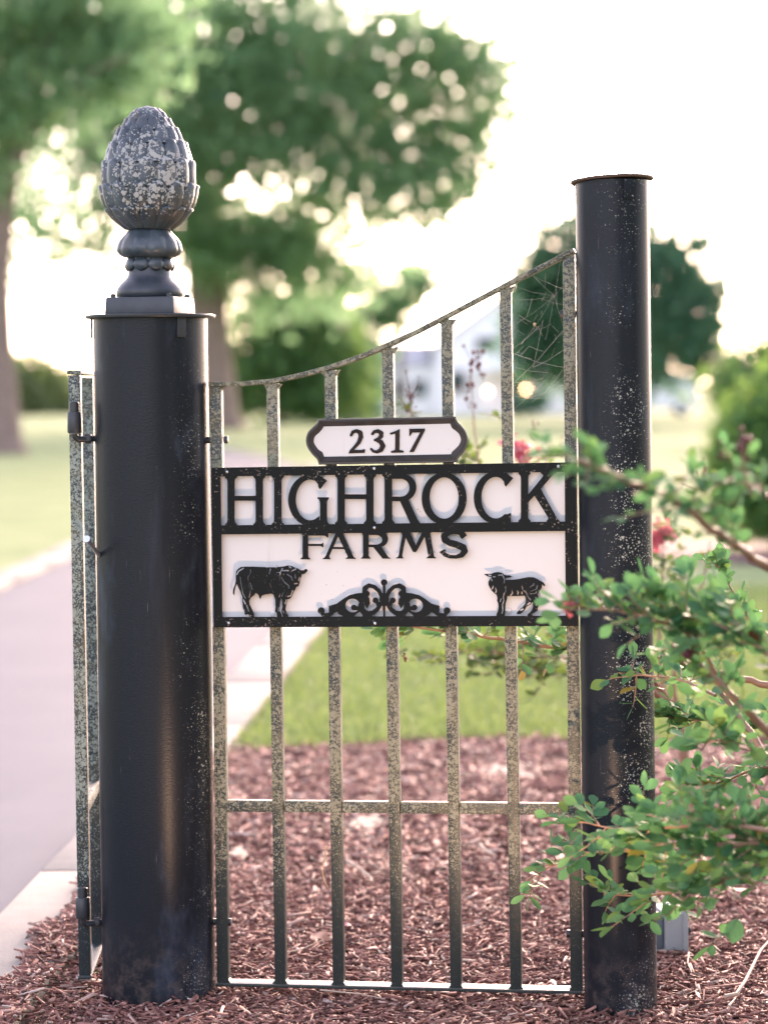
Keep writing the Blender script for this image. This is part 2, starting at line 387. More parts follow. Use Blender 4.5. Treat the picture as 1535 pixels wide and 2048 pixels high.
bl_ = G(318.5, 1990); bl = (bl_.x, 5.29); br_ = (G(1240.5, 2016).x, 5.11); RA_, RB_ = .115, .072
def scatter_chips(name, n, xr, yr, L, W, T, zr, label):
    xs = []; ys_ = []
    while len(xs) < n:
        x = nr.uniform(*xr, size=4096); y = nr.uniform(*yr, size=4096)
        for a, c in zip(x, y):
            if in_mulch(a, c): xs.append(a); ys_.append(c)
    x = np.array(xs[:n]); y = np.array(ys_[:n]); z = nr.uniform(*zr, size=n)
    z = z + np.where(x < np.array([kerbx(q) for q in y]) + KW + .01, .033, 0)
    for c_, r_ in ((bl, RA_), (br_, RB_)): z = z + .004 * np.exp(-np.maximum(0, np.hypot(x - c_[0], y - c_[1]) - r_) / .035)
    l = nr.uniform(*L, size=n) * (.30 + 1.35 * nr.random(n) ** 2.5) / 2; wd = nr.uniform(*W, size=n) / 2; t = nr.uniform(*T, size=n) / 2
    yaw = nr.uniform(0, 2 * np.pi, n); pit = nr.normal(0, .22, n); rol = nr.normal(0, .45, n)
    tap = nr.uniform(.25, 1.0, size=(n, 2)); bend = nr.normal(0, .12, n)
    loc = np.zeros((n, 8, 3))
    k = 0
    for e, sx in enumerate((-1, 1)):
        for sy, sz in ((-1, -1), (1, -1), (1, 1), (-1, 1)):
            loc[:, k, 0] = sx * l * (1 + .12 * sy * (tap[:, 1 - e] - .6)); loc[:, k, 1] = sy * wd * tap[:, e] + bend * l * .5; loc[:, k, 2] = sz * t; k += 1
    cy, sy_ = np.cos(yaw), np.sin(yaw); cp, sp = np.cos(pit), np.sin(pit); cr, sr = np.cos(rol), np.sin(rol)
    X, Y, Z = loc[..., 0], loc[..., 1], loc[..., 2]
    Y, Z = Y * cr[:, None] - Z * sr[:, None], Y * sr[:, None] + Z * cr[:, None]
    X, Z = X * cp[:, None] + Z * sp[:, None], -X * sp[:, None] + Z * cp[:, None]
    X, Y = X * cy[:, None] - Y * sy_[:, None], X * sy_[:, None] + Y * cy[:, None]
    V = np.stack([X + x[:, None], Y + y[:, None], Z + z[:, None]], -1).reshape(-1, 3)
    F0 = np.array([(0,1,2,3)[::-1], (4,5,6,7), (0,4,7,3), (1,2,6,5), (3,7,6,2)])
    F = (F0[None] + (np.arange(n) * 8)[:, None, None]).reshape(-1, 4)
    o = npmesh(name, V, F, M['chips'], None); return tag(o, label, 'mulch', kind='stuff')
scatter_chips('wood_mulch', 52000, (-1.0, 1.5), (4.3, 6.7), (.018, .056), (.003, .0100), (.0014, .0045), (-.024, -.003), 'shredded red brown wood mulch around the gate posts')
scatter_chips('wood_mulch', 26000, (-1.0, 1.5), (4.3, 6.7), (.008, .018), (.0018, .005), (.001, .002), (-.014, .000), 'fine mulch crumbs lying between the larger chips at the gate')
scatter_chips('wood_mulch', 46000, (-.8, 2.3), (6.6, 10.4), (.03, .060), (.007, .017), (.002, .006), (-.024, -.004), 'red brown wood mulch bed behind the gate up to the lawn')

def patch(px, py, rx, ry, name, label):
    c = G(px, py); n = 26; v = [(c.x, c.y, .002)]; f = []
    for i in range(n):
        a = 2 * math.pi * i / n; k = 1 + .22 * math.sin(3 * a + px) + .12 * math.sin(7 * a)
        v.append((c.x + rx * k * math.cos(a), c.y + ry * k * math.sin(a), -.018))
    for i in range(n): f.append((0, 1 + i, 1 + (i + 1) % n))
    return tag(mesh(name, v, f, M['tan'], None, True), kind='structure')
patch(735, 1640, .10, .30, 'bare_earth_patch', ''); patch(1010, 1535, .20, .34, 'bare_earth_patch', ''); patch(475, 1700, .05, .2, 'bare_earth_patch', '')

# short grass blades on the nearer lawn
def grass(n, label):
    pts = []
    while len(pts) < n:
        x = rng.uniform(-1.3, 3.2); y = 8.8 + 7.5 * rng.random() ** 1.6
        if y > lawn_edge(x) - .12 * rng.random() and x > kerbx(y) + KW + .01: pts.append((x, y))
    V = []; F = []
    for x, y in pts:
        a = rng.uniform(0, 6.28); h = rng.uniform(.02, .055); wd = rng.uniform(.003, .007); lx, ly = rng.gauss(0, .5) * h, rng.gauss(0, .5) * h
        c, s = math.cos(a) * wd, math.sin(a) * wd; k = len(V)
        V += [(x - c, y - s, -.03), (x + c, y + s, -.03), (x + c * .3 + lx, y + s * .3 + ly, -.03 + h), (x - c * .3 + lx, y - s * .3 + ly, -.03 + h)]
        F.append((k, k + 1, k + 2, k + 3))
    o = npmesh('grass', V, F, M['grass']); return tag(o, label, 'grass', kind='stuff')
grass(52000, 'short light green lawn grass beyond the mulch bed')

# ------------------------------------------------------------------ the two posts
def axis_obj(name, base, top):   # an Empty at the base whose local z runs along the post
    o = empty(name, base); d = (top - base).normalized()
    o.rotation_mode = 'QUATERNION'; o.rotation_quaternion = Vector((0, 0, 1)).rotation_difference(d); return o, (top - base).length
YL, YR = 5.29, 5.11
bl = P(318.5, 1986, YL); bl.z = 0; bl = Vector((bl.x, YL, -.02)); tl = P(301, 633, YL)
postA, HA = axis_obj('gate_post', bl, tl)
tag(postA, 'thick black ribbed pipe post carrying the pine cone finial', 'post')
RA = .1155
MB().lathe([(RA, 0), (RA, HA - .004)], 112).build('pipe', M['post_a'], postA, True)
capz = HA - .004
MB().lathe([(.1305, capz), (.1315, capz + .002), (.1315, capz + .005), (.1300, capz + .0068)], 80).build('cap_plate', M['hinge'], postA, True)
def tab(parent, r, az, z1, h, wd, t, mat):  # a small strap riveted on the pipe, az measured from -Y to +X
    c, s = math.cos(az), math.sin(az); ex = Vector((c, s, 0)); en = Vector((s, -c, 0))
    q = []
    for k in (0.001, t):
        q.append([en * (r + k) + ex * a + Vector((0, 0, zz)) for a, zz in ((-wd/2, z1 - h), (wd/2, z1 - h), (wd/2, z1), (-wd/2, z1))])
    return MB().hexa(q[0], q[1]).build('strap', mat, parent, bevel=.0008)
for az in (R(36), R(-86), R(156)): tab(postA, RA, az, capz, .040, .020, .005, M['hinge'])
# galvanised latch pin standing out of the left side of the post
a0 = P(205, 1118, YL - .03); a1 = P(175, 1080, YL - .12)
pin = MB(); lp = [postA.matrix_basis.inverted() @ a0, postA.matrix_basis.inverted() @ a1]
pin.tube(lp, .0045, 12); d = (lp[1] - lp[0]).normalized(); pin.tube([lp[1] - d * .004, lp[1] + d * .006], .0075, 12)
pin.build('latch_pin', M['galv'], postA, True)

br = Vector((P(1240.5, 2016, YR).x, YR, -.02)); tr_ = P(1223, 359, YR)
postB, HB = axis_obj('gate_post', br, tr_)
tag(postB, 'slimmer black pipe post speckled with pale lichen behind the leafy branches', 'post')
RB = .0718
MB().lathe([(RB, 0), (RB, HB - .004)], 96).build('pipe', M['post_b'], postB, True)
cp = MB().lathe([(.0805, 0), (.0815, .0015), (.0815, .004), (.0800, .0055)], 72).build('cap_plate', M['hinge'], postB, True)
cp.location = (0, 0, HB - .0045); cp.rotation_euler = (R(-2.6), R(-2.2), 0)
M['hinge2'] = plain('rusty brown painted steel', (.075, .045, .035), .55, 0, .4, 70)
cp.data.materials[0] = M['hinge2']
for az in (R(20), R(-96), R(140)): tab(postB, RB, az, HB - .006 - (.004 if az < 0 else 0), .037, .021, .0035, M['post_b'])

# ------------------------------------------------------------------ pine cone finial
fin = empty('pine_cone_finial', postA.matrix_basis @ Vector((0, 0, capz + .0068)))
fin.rotation_mode = 'QUATERNION'; fin.rotation_quaternion = postA.rotation_quaternion
tag(fin, 'weathered dark pine cone finial with lichen on top of the thick post', 'finial')
K = YL / FPX                     # metres per photo pixel at the post
Y0 = 622.5
def fz(y): return (Y0 - y) * K
def zz(z): return 180 + z / 3.4125
prof = [(93, 4), (96, 40), (106, 80), (130, 112), (180, 155), (240, 199), (300, 236), (400, 282), (500, 316), (600, 327), (700, 327), (760, 316), (800, 299), (850, 266), (890, 226), (925, 180), (945, 152)]
egg = [(r / 3.4125 * K, fz(zz(z))) for z, r in prof]
egg_z = [p[1] for p in egg][::-1]; egg_r = [p[0] for p in egg][::-1]
def er(z): return float(np.interp(z, egg_z, egg_r))
MB().lathe([(max(.001, r - .0085), z) for r, z in egg], 72).build('cone_core', M['cast'], fin, True, 60)
def scale_mesh(zb, zt, n, lift):
    v = []; f = []; NU, NV = 8, 10; da = math.pi / n * 1.03
    for j in range(NV + 1):
        t = j / NV; z = zb + (zt - zb) * t
        if t < .45: wv = .90 + .10 * t / .45
        else: q = (t - .45) / .55; wv = max(.03, math.sqrt(max(0, 1 - q ** 2.15)))
        for i in range(NU + 1):
            s = -1 + 2 * i / NU; az = s * da * wv
            edge = (1 - abs(s) ** 8); topf = 1 - max(0, (t - .80) / .20) ** 2
            rise = (.30 + .70 * t) * lift * (.62 + .38 * (1 - s * s)) * edge
            rise *= (max(0.0, 1 - ((t - .93) / .07) ** 2) if t > .93 else 1) * (1 + .16 * math.exp(-((t - .86) / .07) ** 2))
            ridge = .25 * lift * math.exp(-(s * s) * 14) * (1 - t)
            r = er(z) - .0065 + rise * 1.12 + ridge + (.0009 if False else 0)
            v.append((r * math.sin(az), -r * math.cos(az), z))
    for j in range(NV):
        for i in range(NU): a = j * (NU + 1) + i; f.append((a, a + 1, a + NU + 2, a + NU + 1))
    me = bpy.data.meshes.new('scale'); me.from_pydata(v, [], f); me.update()
    me.polygons.foreach_set('use_smooth', [True] * len(f)); me.materials.append(M['cast']); return me
rows = [(410, 452, 14, .0075, 0), (361, 418, 14, .0095, .5), (313, 372, 14, .0088, 0), (275, 324, 14, .0082, .5), (248, 286, 14, .0072, 0), (230, 258, 12, .006, .5), (219, 238, 10, .005, 0), (211.5, 225, 7, .004, .5)]
for (yt, yb, n, lift, off) in rows:
    me = scale_mesh(fz(yb), fz(yt), n, lift)
    for i in range(n):
        o = bpy.data.objects.new('scale', me); C.objects.link(o); o.parent = fin
        o.rotation_euler = (0, 0, 2 * math.pi * (i + off) / n + .07 + rng.uniform(-.025, .025)); o.scale = (1, 1, 1)
def pr(lst): return [(r / 3.4125 * K, fz(zz(z))) for z, r in lst]
MB().lathe(pr([(1122, 150), (1116, 178), (1100, 206), (1075, 217), (1050, 214), (1015, 203), (985, 182), (962, 158), (945, 148), (930, 130)]), 112, wob=lambda a, z: 1 + .075 * (abs(math.cos(a * 5.5 + .3)) ** .5 - .6) * max(0, min(1, (z - fz(zz(1112))) / .012))).build('petal_collar', M['cast'], fin, True, 70)
nk = MB().lathe(pr([(1395, 215), (1385, 226), (1360, 230), (1335, 226), (1305, 206), (1280, 180), (1255, 156), (1235, 148), (1200, 146), (1150, 140), (1118, 138)]), 96)
nk.build('bell_neck', M['cast_dark'], fin, True, 70)
for i in range(9):
    a = 2 * math.pi * i / 9 + .2; r1 = 146 / 3.4125 * K; zm_ = fz(zz(1163)); v = []; f = []
    for j in range(7):
        b_ = -math.pi / 2 + math.pi * j / 6
        for k in range(12):
            q = 2 * math.pi * k / 12; x = r1 - .001 + .0085 * math.cos(b_) * math.cos(q); y = .0175 * math.cos(b_) * math.sin(q) * (1 - .25 * math.sin(b_)); z = zm_ + .001 + .0135 * math.sin(b_) - .004 * math.cos(q)
            v.append((x * math.cos(a) - y * math.sin(a), x * math.sin(a) + y * math.cos(a), z))
    for j in range(6):
        for k in range(12): f.append((12*j+k, 12*j+(k+1) % 12, 12*j+12+(k+1) % 12, 12*j+12+k))
    mesh('bead_petal', v, f, M['cast'], fin, True)
hs = .0735; z0, z1 = 0.0, fz(zz(1392))
pl = MB()
pl.hexa([(-hs, -hs, z0), (hs, -hs, z0), (hs, hs, z0), (-hs, hs, z0)], [(-hs*.97, -hs*.97, z1), (hs*.97, -hs*.97, z1), (hs*.97, hs*.97, z1), (-hs*.97, hs*.97, z1)])
plo = pl.build('plinth', M['cast_dark'], fin, bevel=.004); plo.rotation_euler = (0, 0, R(-13))
for sx in (-1, 1):
    for sy in (-1, 1):
        b_ = MB().lathe([(.006, z1 - .001), (.006, z1 + .005), (.004, z1 + .007)], 6, (sx * hs * .80, sy * hs * .80, 0)).build('bolt', M['hinge'], fin); b_.rotation_euler = (0, 0, R(-13))

# ------------------------------------------------------------------ the fixed gate panel
GA = R(9.5); gu = Vector((math.cos(GA), -math.sin(GA), 0)); gn = Vector((-math.sin(GA), -math.cos(GA), 0))
g0 = P(790, 1400, 5.20); g0.z = 0
def GP(px, py, off=0.0):         # photo pixel -> gate coordinates (along, up) on the plane 'off' metres in front of the bars
    d = ray(px, py); p0 = g0 + gn * off
    t = (p0 - CAM).dot(gn) / d.dot(gn); p = CAM + d * t
    return (p - g0).dot(gu), p.z
gate = empty('iron_gate', g0, -GA)
tag(gate, 'fixed black iron gate panel with swooped top rail and lichen on its bars', 'gate')
BW = .0225
bars = [((430, 770), (445, 1966)), ((543, 766), (560, 1969)), ((659, 740), (676, 1973)), ((774, 695), (793, 1977)), ((892, 638), (911, 1979)), ((1009, 573), (1031, 1981)), ((1136, 508), (1152, 1983))]
for i, (t_, b_) in enumerate(bars):
    u1, v1 = GP(*t_); u2, v2 = GP(*b_); h = BW / 2 * (1.06 if i in (0, 6) else 1)
    q = [(u2 - h, 0, v2), (u2 + h, 0, v2), (u2 + h, .024, v2), (u2 - h, .024, v2)]
    r = [(u1 - h, 0, v1), (u1 + h, 0, v1), (u1 + h, .024, v1), (u1 - h, .024, v1)]
    MB().hexa(q, r).build('stile' if i in (0, 6) else 'bar', M['iron'], gate, bevel=.0018)
# swooped top rail: a flat bar bent over the bars
ctl = [(417, 768), (480, 768), (545, 762), (602, 750), (658, 735), (716, 715), (775, 690), (833, 663), (893, 632), (950, 602), (1008, 571), (1080, 535), (1147, 500)]
tp = [GP(*c) for c in ctl]; v = []; f = []
for k, (u, z) in enumerate(tp):
    a = tp[max(0, k - 1)]; c = tp[min(len(tp) - 1, k + 1)]; t = Vector((c[0] - a[0], c[1] - a[1])).normalized(); n_ = Vector((-t.y, t.x)) * .0045
    v += [(u - n_.x, -.004, z - n_.y), (u + n_.x, -.004, z + n_.y), (u + n_.x, .030, z + n_.y), (u - n_.x, .030, z - n_.y)]
for k in range(len(tp) - 1):
    for i in range(4): f.append((4*k+i, 4*k+4+i, 4*k+4+(i+1) % 4, 4*k+(i+1) % 4))
f += [(3, 2, 1, 0), tuple(4 * (len(tp) - 1) + i for i in range(4))]
rail = MB().add(v, f).build('top_rail', M['iron'], gate, bevel=.001)
def rail_box(name, l_t, r_t, l_b, r_b, y0_, y1_):
    a = GP(*l_b); b_ = GP(*r_b); c = GP(*r_t); d_ = GP(*l_t)
    return MB().hexa([(a[0], y0_, a[1]), (a[0], y1_, a[1]), (d_[0], y1_, d_[1]), (d_[0], y0_, d_[1])], [(b_[0], y0_, b_[1]), (b_[0], y1_, b_[1]), (c[0], y1_, c[1]), (c[0], y0_, c[1])])
xs_ = [(452, 545), (569, 662), (685, 778), (801, 896), (919, 1014), (1037, 1139)]
for (xa, xb) in xs_:
    f1 = lambda x: 1601 + (x - 440) * .010; f2 = lambda x: 1623.5 + (x - 440) * .010
    rail_box('middle_rail', (xa - 1, f1(xa)), (xb + 1, f1(xb)), (xa - 1, f2(xa)), (xb + 1, f2(xb)), .0012, .0228).build('middle_rail', M['iron'], gate, bevel=.0015)
rail_box('bottom_rail', (432, 1965), (1163, 1981), (432, 1972), (1163, 1988), -.004, .040).build('bottom_rail', M['iron'], gate, bevel=.0012)
# weld fillets where bars meet the rails
for i, (t_, b_) in enumerate(bars):
    for sx in (-1, 1):
        for (px, py, sz) in ((b_[0], b_[1], 1), (t_[0] , t_[1] + 4, -1)):
            if (i == 0 and sx < 0) or (i == 6 and sx > 0): continue
            u, z = GP(px, py); e = u + sx * BW / 2; dz = sx * .022 * (1 if sz < 0 else 0) * (0 if i < 2 else .35)
            MB().add([(e, .002, z - .002 * sz), (e + sx * .008, .002, z - .002 * sz + dz * .35), (e, .002, z + .008 * sz), (e, .022, z - .002 * sz), (e + sx * .008, .022, z - .002 * sz + dz * .35), (e, .022, z + .008 * sz)],
                     [(0, 1, 2), (3, 5, 4), (0, 3, 4, 1), (1, 4, 5, 2), (2, 5, 3, 0)]).build('weld', M['iron'], gate)
# bolts that tie the stiles to the posts
for (px, py, sg) in ((434, 880, -1), (441, 1846, -1), (1138, 628, 1), (1151, 1870, 1)):
    u, z = GP(px, py)
    for k, (a, b_) in enumerate(((.0118, .020), (-.0118, -.024))):
        r_ = .0085 if k == 0 else .0075
        q = MB(); n = 6; x0, x1 = (u - sg * a, u - sg * b_)
        ring = [(math.cos(2 * math.pi * i / n) * r_, math.sin(2 * math.pi * i / n) * r_) for i in range(n)]
        q.add([(x0, .012 + c, z + s) for c, s in ring] + [(x1, .012 + c, z + s) for c, s in ring], [tuple(range(n)), tuple(range(2 * n - 1, n - 1, -1))] + [(i, (i + 1) % n, n + (i + 1) % n, n + i) for i in range(n)])
        q.build('bolt', M['hinge'], gate, bevel=.0008)

# ------------------------------------------------------------------ outlines cut from sheet (union of polygons and round strokes)
def sd_poly(X, Y, pts):
    d = np.full(X.shape, 1e9); ins = np.zeros(X.shape, bool); n = len(pts)
    for i in range(n):
        x0, y0 = pts[i]; x1, y1 = pts[(i + 1) % n]; ex, ey = x1 - x0, y1 - y0; wx, wy = X - x0, Y - y0
        t = np.clip((wx * ex + wy * ey) / (ex * ex + ey * ey + 1e-12), 0, 1)
        d = np.minimum(d, (wx - ex * t) ** 2 + (wy - ey * t) ** 2)
        c = ((y0 <= Y) != (y1 <= Y))
        with np.errstate(divide='ignore', invalid='ignore'):
            ins ^= c & (X < x0 + (Y - y0) * ex / (ey if abs(ey) > 1e-12 else 1e-12))
    d = np.sqrt(d); return np.where(ins, -d, d)
def sd_ell(X, Y, cx, cy, rx, ry):
    k = np.sqrt(((X - cx) / rx) ** 2 + ((Y - cy) / ry) ** 2)
    return (k - 1) * min(rx, ry)
def sd_path(X, Y, pts):          # (x, y, r) stroke
    d = np.full(X.shape, 1e9)
    for (x0, y0, a), (x1, y1, b_) in zip(pts[:-1], pts[1:]):
        ex, ey = x1 - x0, y1 - y0; t = np.clip(((X - x0) * ex + (Y - y0) * ey) / (ex * ex + ey * ey + 1e-12), 0, 1)
        d = np.minimum(d, np.hypot(X - x0 - ex * t, Y - y0 - ey * t) - (a + (b_ - a) * t))
    return d
def contours(D, x0, y0, h):      # zero contours of a sampled field by marching squares, inside < 0
    ny, nx = D.shape; I = D < 0; seg = {}
    def ip(a, b_):
        (ja, ia), (jb, ib) = a, b_; da, db = D[ja, ia], D[jb, ib]; t = da / (da - db)
        return (x0 + h * (ia + (ib - ia) * t), y0 + h * (ja + (jb - ja) * t))
    mixed = (I[:-1, :-1].astype(int) + I[1:, :-1] + I[:-1, 1:] + I[1:, 1:]); js, is_ = np.where((mixed > 0) & (mixed < 4))
    pos = {}; nxt = {}
    for j, i in zip(js, is_):
        c = [(j, i), (j, i + 1), (j + 1, i + 1), (j + 1, i)]; s = [bool(I[k]) for k in c]
        cross = []
        for k in range(4):
            a, b_ = c[k], c[(k + 1) % 4]
            if s[k] != s[(k + 1) % 4]:
                key = (min(a, b_), max(a, b_)); pos[key] = ip(*key); cross.append((key, s[k]))
        outs = [k for k, q in cross if q]; inn = [k for k, q in cross if not q]
        if len(outs) == 1: nxt[inn[0]] = outs[0]
        else:
            order = [k for k, q in cross]
            for k, q in cross:
                if not q: nxt[k] = order[(order.index(k) + 1) % 4]
    loops = []; seen = set()
    for st in list(nxt):
        if st in seen: continue
        lp = []; k = st
        while k in nxt and k not in seen: seen.add(k); lp.append(pos[k]); k = nxt[k]
        if len(lp) > 5: loops.append(lp)
    return loops
def rdp(p, e):
    def rec(a, b_):
        if b_ <= a + 1: return []
        x0, y0 = p[a]; x1, y1 = p[b_]; L = math.hypot(x1 - x0, y1 - y0) + 1e-12; best = -1; bi = a
        for k in range(a + 1, b_):
            d = abs((x1 - x0) * (y0 - p[k][1]) - (x0 - p[k][0]) * (y1 - y0)) / L
            if d > best: best = d; bi = k
        return rec(a, bi) + [bi] + rec(bi, b_) if best > e else []
    n = len(p); far = max(range(n), key=lambda k: (p[k][0] - p[0][0]) ** 2 + (p[k][1] - p[0][1]) ** 2)
    return [p[k] for k in [0] + rec(0, far) + [far]] + [p[k] for k in rec_tail(p, far, e)]
def rec_tail(p, far, e):
    q = p[far:] + [p[0]]; n = len(q)
    def rec(a, b_):
        if b_ <= a + 1: return []
        x0, y0 = q[a]; x1, y1 = q[b_]; L = math.hypot(x1 - x0, y1 - y0) + 1e-12; best = -1; bi = a
        for k in range(a + 1, b_):
            d = abs((x1 - x0) * (y0 - q[k][1]) - (x0 - q[k][0]) * (y1 - y0)) / L
            if d > best: best = d; bi = k
        return rec(a, bi) + [bi] + rec(bi, b_) if best > e else []
    return [k + far for k in rec(0, n - 1)]
def area(l): return .5 * sum(l[i][0] * l[(i+1) % len(l)][1] - l[(i+1) % len(l)][0] * l[i][1] for i in range(len(l)))
def inside(pt, l):
    x, y = pt; r = False
    for i in range(len(l)):
        x0, y0 = l[i]; x1, y1 = l[(i+1) % len(l)]
        if (y0 <= y) != (y1 <= y) and x < x0 + (y - y0) * (x1 - x0) / (y1 - y0): r = not r
    return r
def cut_sheet(name, field, box, h, to_uv, y_front, thick, mat, parent, eps=.18):
    x0, y0, x1, y1 = box; xs = np.arange(x0, x1 + h, h); ys2 = np.arange(y0, y1 + h, h)
    X, Y = np.meshgrid(xs, ys2); D = field(X, Y); D[0] = D[-1] = 9; D[:, 0] = D[:, -1] = 9
    D[np.abs(D) < 1e-6] = 1e-6
    L = [rdp(l, h * eps * 2) for l in contours(D, x0, y0, h)]; L = [l for l in L if len(l) > 2 and abs(area(l)) > 4 * h * h]
    if not L: return None
    big = max(L, key=lambda l: abs(area(l))); sg = 1 if area(big) > 0 else -1
    outer = [l for l in L if area(l) * sg > 0]; holes = [l for l in L if area(l) * sg < 0]
    v = []; f = []
    for o_ in outer:
        grp = [o_] + [q for q in holes if inside(q[0], o_)]
        flat = [to_uv(*p) for l in grp for p in l]; n = len(flat); base = len(v)
        tris = tessellate_polygon([[Vector((*to_uv(*p), 0)) for p in l] for l in grp])
        v += [(u, y_front, z) for u, z in flat] + [(u, y_front + thick, z) for u, z in flat]
        for t in tris:
            a, b_, c = [flat[i] for i in t]; cr = (b_[0]-a[0])*(c[1]-a[1]) - (b_[1]-a[1])*(c[0]-a[0])
            t = t if cr > 0 else t[::-1]
            f.append(tuple(base + i for i in t)); f.append(tuple(base + n + i for i in t[::-1]))
        k = 0
        for l in grp:
            m_ = len(l)
            for i in range(m_): a, b_ = base + k + i, base + k + (i + 1) % m_; f.append((a, b_, b_ + n, a + n))
            k += m_
    o = mesh(name, v, f, mat, parent)
    bm = bmesh.new(); bm.from_mesh(o.data); bmesh.ops.recalc_face_normals(bm, faces=bm.faces); bm.to_mesh(o.data); bm.free()
    return o

# ------------------------------------------------------------------ the farm sign
OFF_W, OFF_B = .010, .0245       # front of white panel / front of black plate, in front of the bars
sign = empty('farm_sign', g0, -GA)
tag(sign, 'white sign behind a cut black metal plate reading HIGHROCK FARMS', 'sign')
def plate_uv(x, y): return GP(x, y, OFF_B)
c4 = [GP(*p, OFF_W) for p in ((424, 1253), (1153, 1250), (1148, 927), (425, 938))]
MB().hexa([(u, -OFF_W, z) for u, z in c4], [(u, -.0005, z) for u, z in c4]).build('white_panel', M['white'], sign)
TH = .0022
OUT = [(422, 935.5), (1150.5, 924.5), (1156, 1252), (427, 1255)]
W1 = [(441, 953), (1128.3, 943.7), (1129.5, 1043.3), (442, 1050.8)]
W2 = [(442.5, 1068.9), (1129.2, 1062), (1131, 1231.5), (444.3, 1234)]
def frame_f(X, Y): return np.maximum(sd_poly(X, Y, OUT), np.maximum(-sd_poly(X, Y, W1), -sd_poly(X, Y, W2)))
fr = cut_sheet('plate_frame', frame_f, (415, 915, 1165, 1262), 1.5, plate_uv, -OFF_B, TH, M['black'], sign)
def W(zx, zy, ox, oy, s): return (ox + zx / s, oy + zy / s)
def glyph(name, ox, oy, s, box, fn, h=.5, win=None):
    def field(X, Y):
        D = fn((X - ox) * s, (Y - oy) * s) / s
        if win is not None: D = np.maximum(D, sd_poly(X, Y, win))
        return D
    x0, y0 = W(box[0], box[1], ox, oy, s); x1, y1 = W(box[2], box[3], ox, oy, s)
    return cut_sheet(name, field, (x0, y0, x1, y1), h, plate_uv, -OFF_B, TH, M['black'], sign)
def U(*d): return np.minimum.reduce(d)
def serif_stem(X, Y, x0, x1, t, b_, e=28):
    return sd_poly(X, Y, [(x0-e, t-30), (x1+e, t-30), (x1+e, t+16), (x1+12, t+26), (x1+3, t+42), (x1, t+62), (x1, b_-62), (x1+3, b_-42), (x1+12, b_-26), (x1+e, b_-16), (x1+e, b_+30), (x0-e, b_+30), (x0-e, b_-16), (x0-12, b_-26), (x0-3, b_-42), (x0, b_-62), (x0, t+62), (x0-3, t+42), (x0-12, t+26), (x0-e, t+16)])
def box_(X, Y, x0, y0, x1, y1): return sd_poly(X, Y, [(x0, y0), (x1, y0), (x1, y1), (x0, y1)])
ZS = 5.904
def g_H1(X, Y): return U(serif_stem(X, Y, 205, 289, 192, 772), serif_stem(X, Y, 538, 623, 188, 770), box_(X, Y, 280, 423, 545, 481))
def g_I(X, Y): return serif_stem(X, Y, 755, 843, 186, 768)
def g_G(X, Y):
    ring = np.maximum(sd_ell(X, Y, 1182, 474, 260, 304), -sd_ell(X, Y, 1180, 472, 170, 240))
    cut = sd_poly(X, Y, [(1297, 342), (1385, 240), (1800, 240), (1800, 900), (1300, 900), (1285, 600), (1285, 342)])
    ring = np.maximum(ring, -cut)
    beak = sd_poly(X, Y, [(1240, 190), (1290, 180), (1380, 246), (1297, 345), (1278, 325), (1272, 285), (1245, 250)])
    stem = sd_poly(X, Y, [(1266, 440), (1401, 440), (1400, 458), (1382, 480), (1378, 510), (1379, 715), (1384, 735), (1402, 752), (1402, 800), (1100, 800), (1180, 712), (1297, 712), (1297, 500), (1288, 470), (1268, 458)])
    return U(ring, beak, stem)
def g_H2(X, Y): return U(serif_stem(X, Y, 86, 171, 178, 755), serif_stem(X, Y, 425, 511, 174, 752), box_(X, Y, 160, 405, 435, 461))
def g_R(X, Y):
    out = U(box_(X, Y, 660, 120, 850, 487), sd_ell(X, Y, 848, 325, 168, 162))
    inn = U(box_(X, Y, 730, 222, 835, 432), sd_ell(X, Y, 830, 327, 104, 105))
    stem = serif_stem(X, Y, 641, 730, 170, 748)
    bowl = np.maximum(out, -np.maximum(inn, 729 - X))
    leg = sd_poly(X, Y, [(820, 480), (905, 455), (925, 475), (1028, 700), (1062, 746), (1062, 790), (945, 790), (942, 746)])
    return U(np.maximum(stem, -np.maximum(inn, 729 - X)), bowl, leg)
def g_O(X, Y): return np.maximum(sd_ell(X, Y, 1343, 455, 265, 308), -sd_ell(X, Y, 1343, 449, 172, 244))
def g_C(X, Y):
    ring = np.maximum(sd_ell(X, Y, 535, 445, 260, 308), -sd_ell(X, Y, 535, 445, 170, 245))
    ring = np.maximum(ring, -sd_poly(X, Y, [(655, 312), (745, 210), (1100, 210), (1100, 900), (716, 900), (716, 640), (660, 640)]))
    ring = np.maximum(ring, -sd_poly(X, Y, [(640, 300), (900, 300), (900, 640), (640, 640)]))
    beak = sd_poly(X, Y, [(600, 160), (655, 150), (741, 215), (655, 316), (638, 296), (632, 255), (605, 225)])
    low = sd_poly(X, Y, [(560, 700), (625, 680), (665, 655), (690, 632), (713, 625), (716, 790), (560, 790)])
    return U(ring, beak, low)
def g_K(X, Y):
    st = serif_stem(X, Y, 831, 917, 150, 728)
    arm = sd_poly(X, Y, [(900, 430), (1090, 195), (1094, 178), (1078, 162), (1064, 156), (1064, 100), (1252, 100), (1250, 150), (1215, 172), (1180, 208), (1065, 342), (998, 415), (917, 500), (900, 500)])
    leg = sd_poly(X, Y, [(990, 418), (1060, 335), (1258, 690), (1292, 724), (1292, 780), (1130, 780), (1130, 722), (1152, 700), (1155, 684)])
    return U(st, arm, leg)
W1b = [(440.5, 952.5), (1128.8, 943.2), (1130, 1043.8), (441.5, 1051.3)]; W1b = W1
glyph('letter', 420, 920, ZS, (165, 150, 665, 820), g_H1, win=W1)
glyph('letter', 420, 920, ZS, (715, 150, 885, 820), g_I, win=W1)
glyph('letter', 420, 920, ZS, (900, 150, 1425, 820), g_G, win=W1)
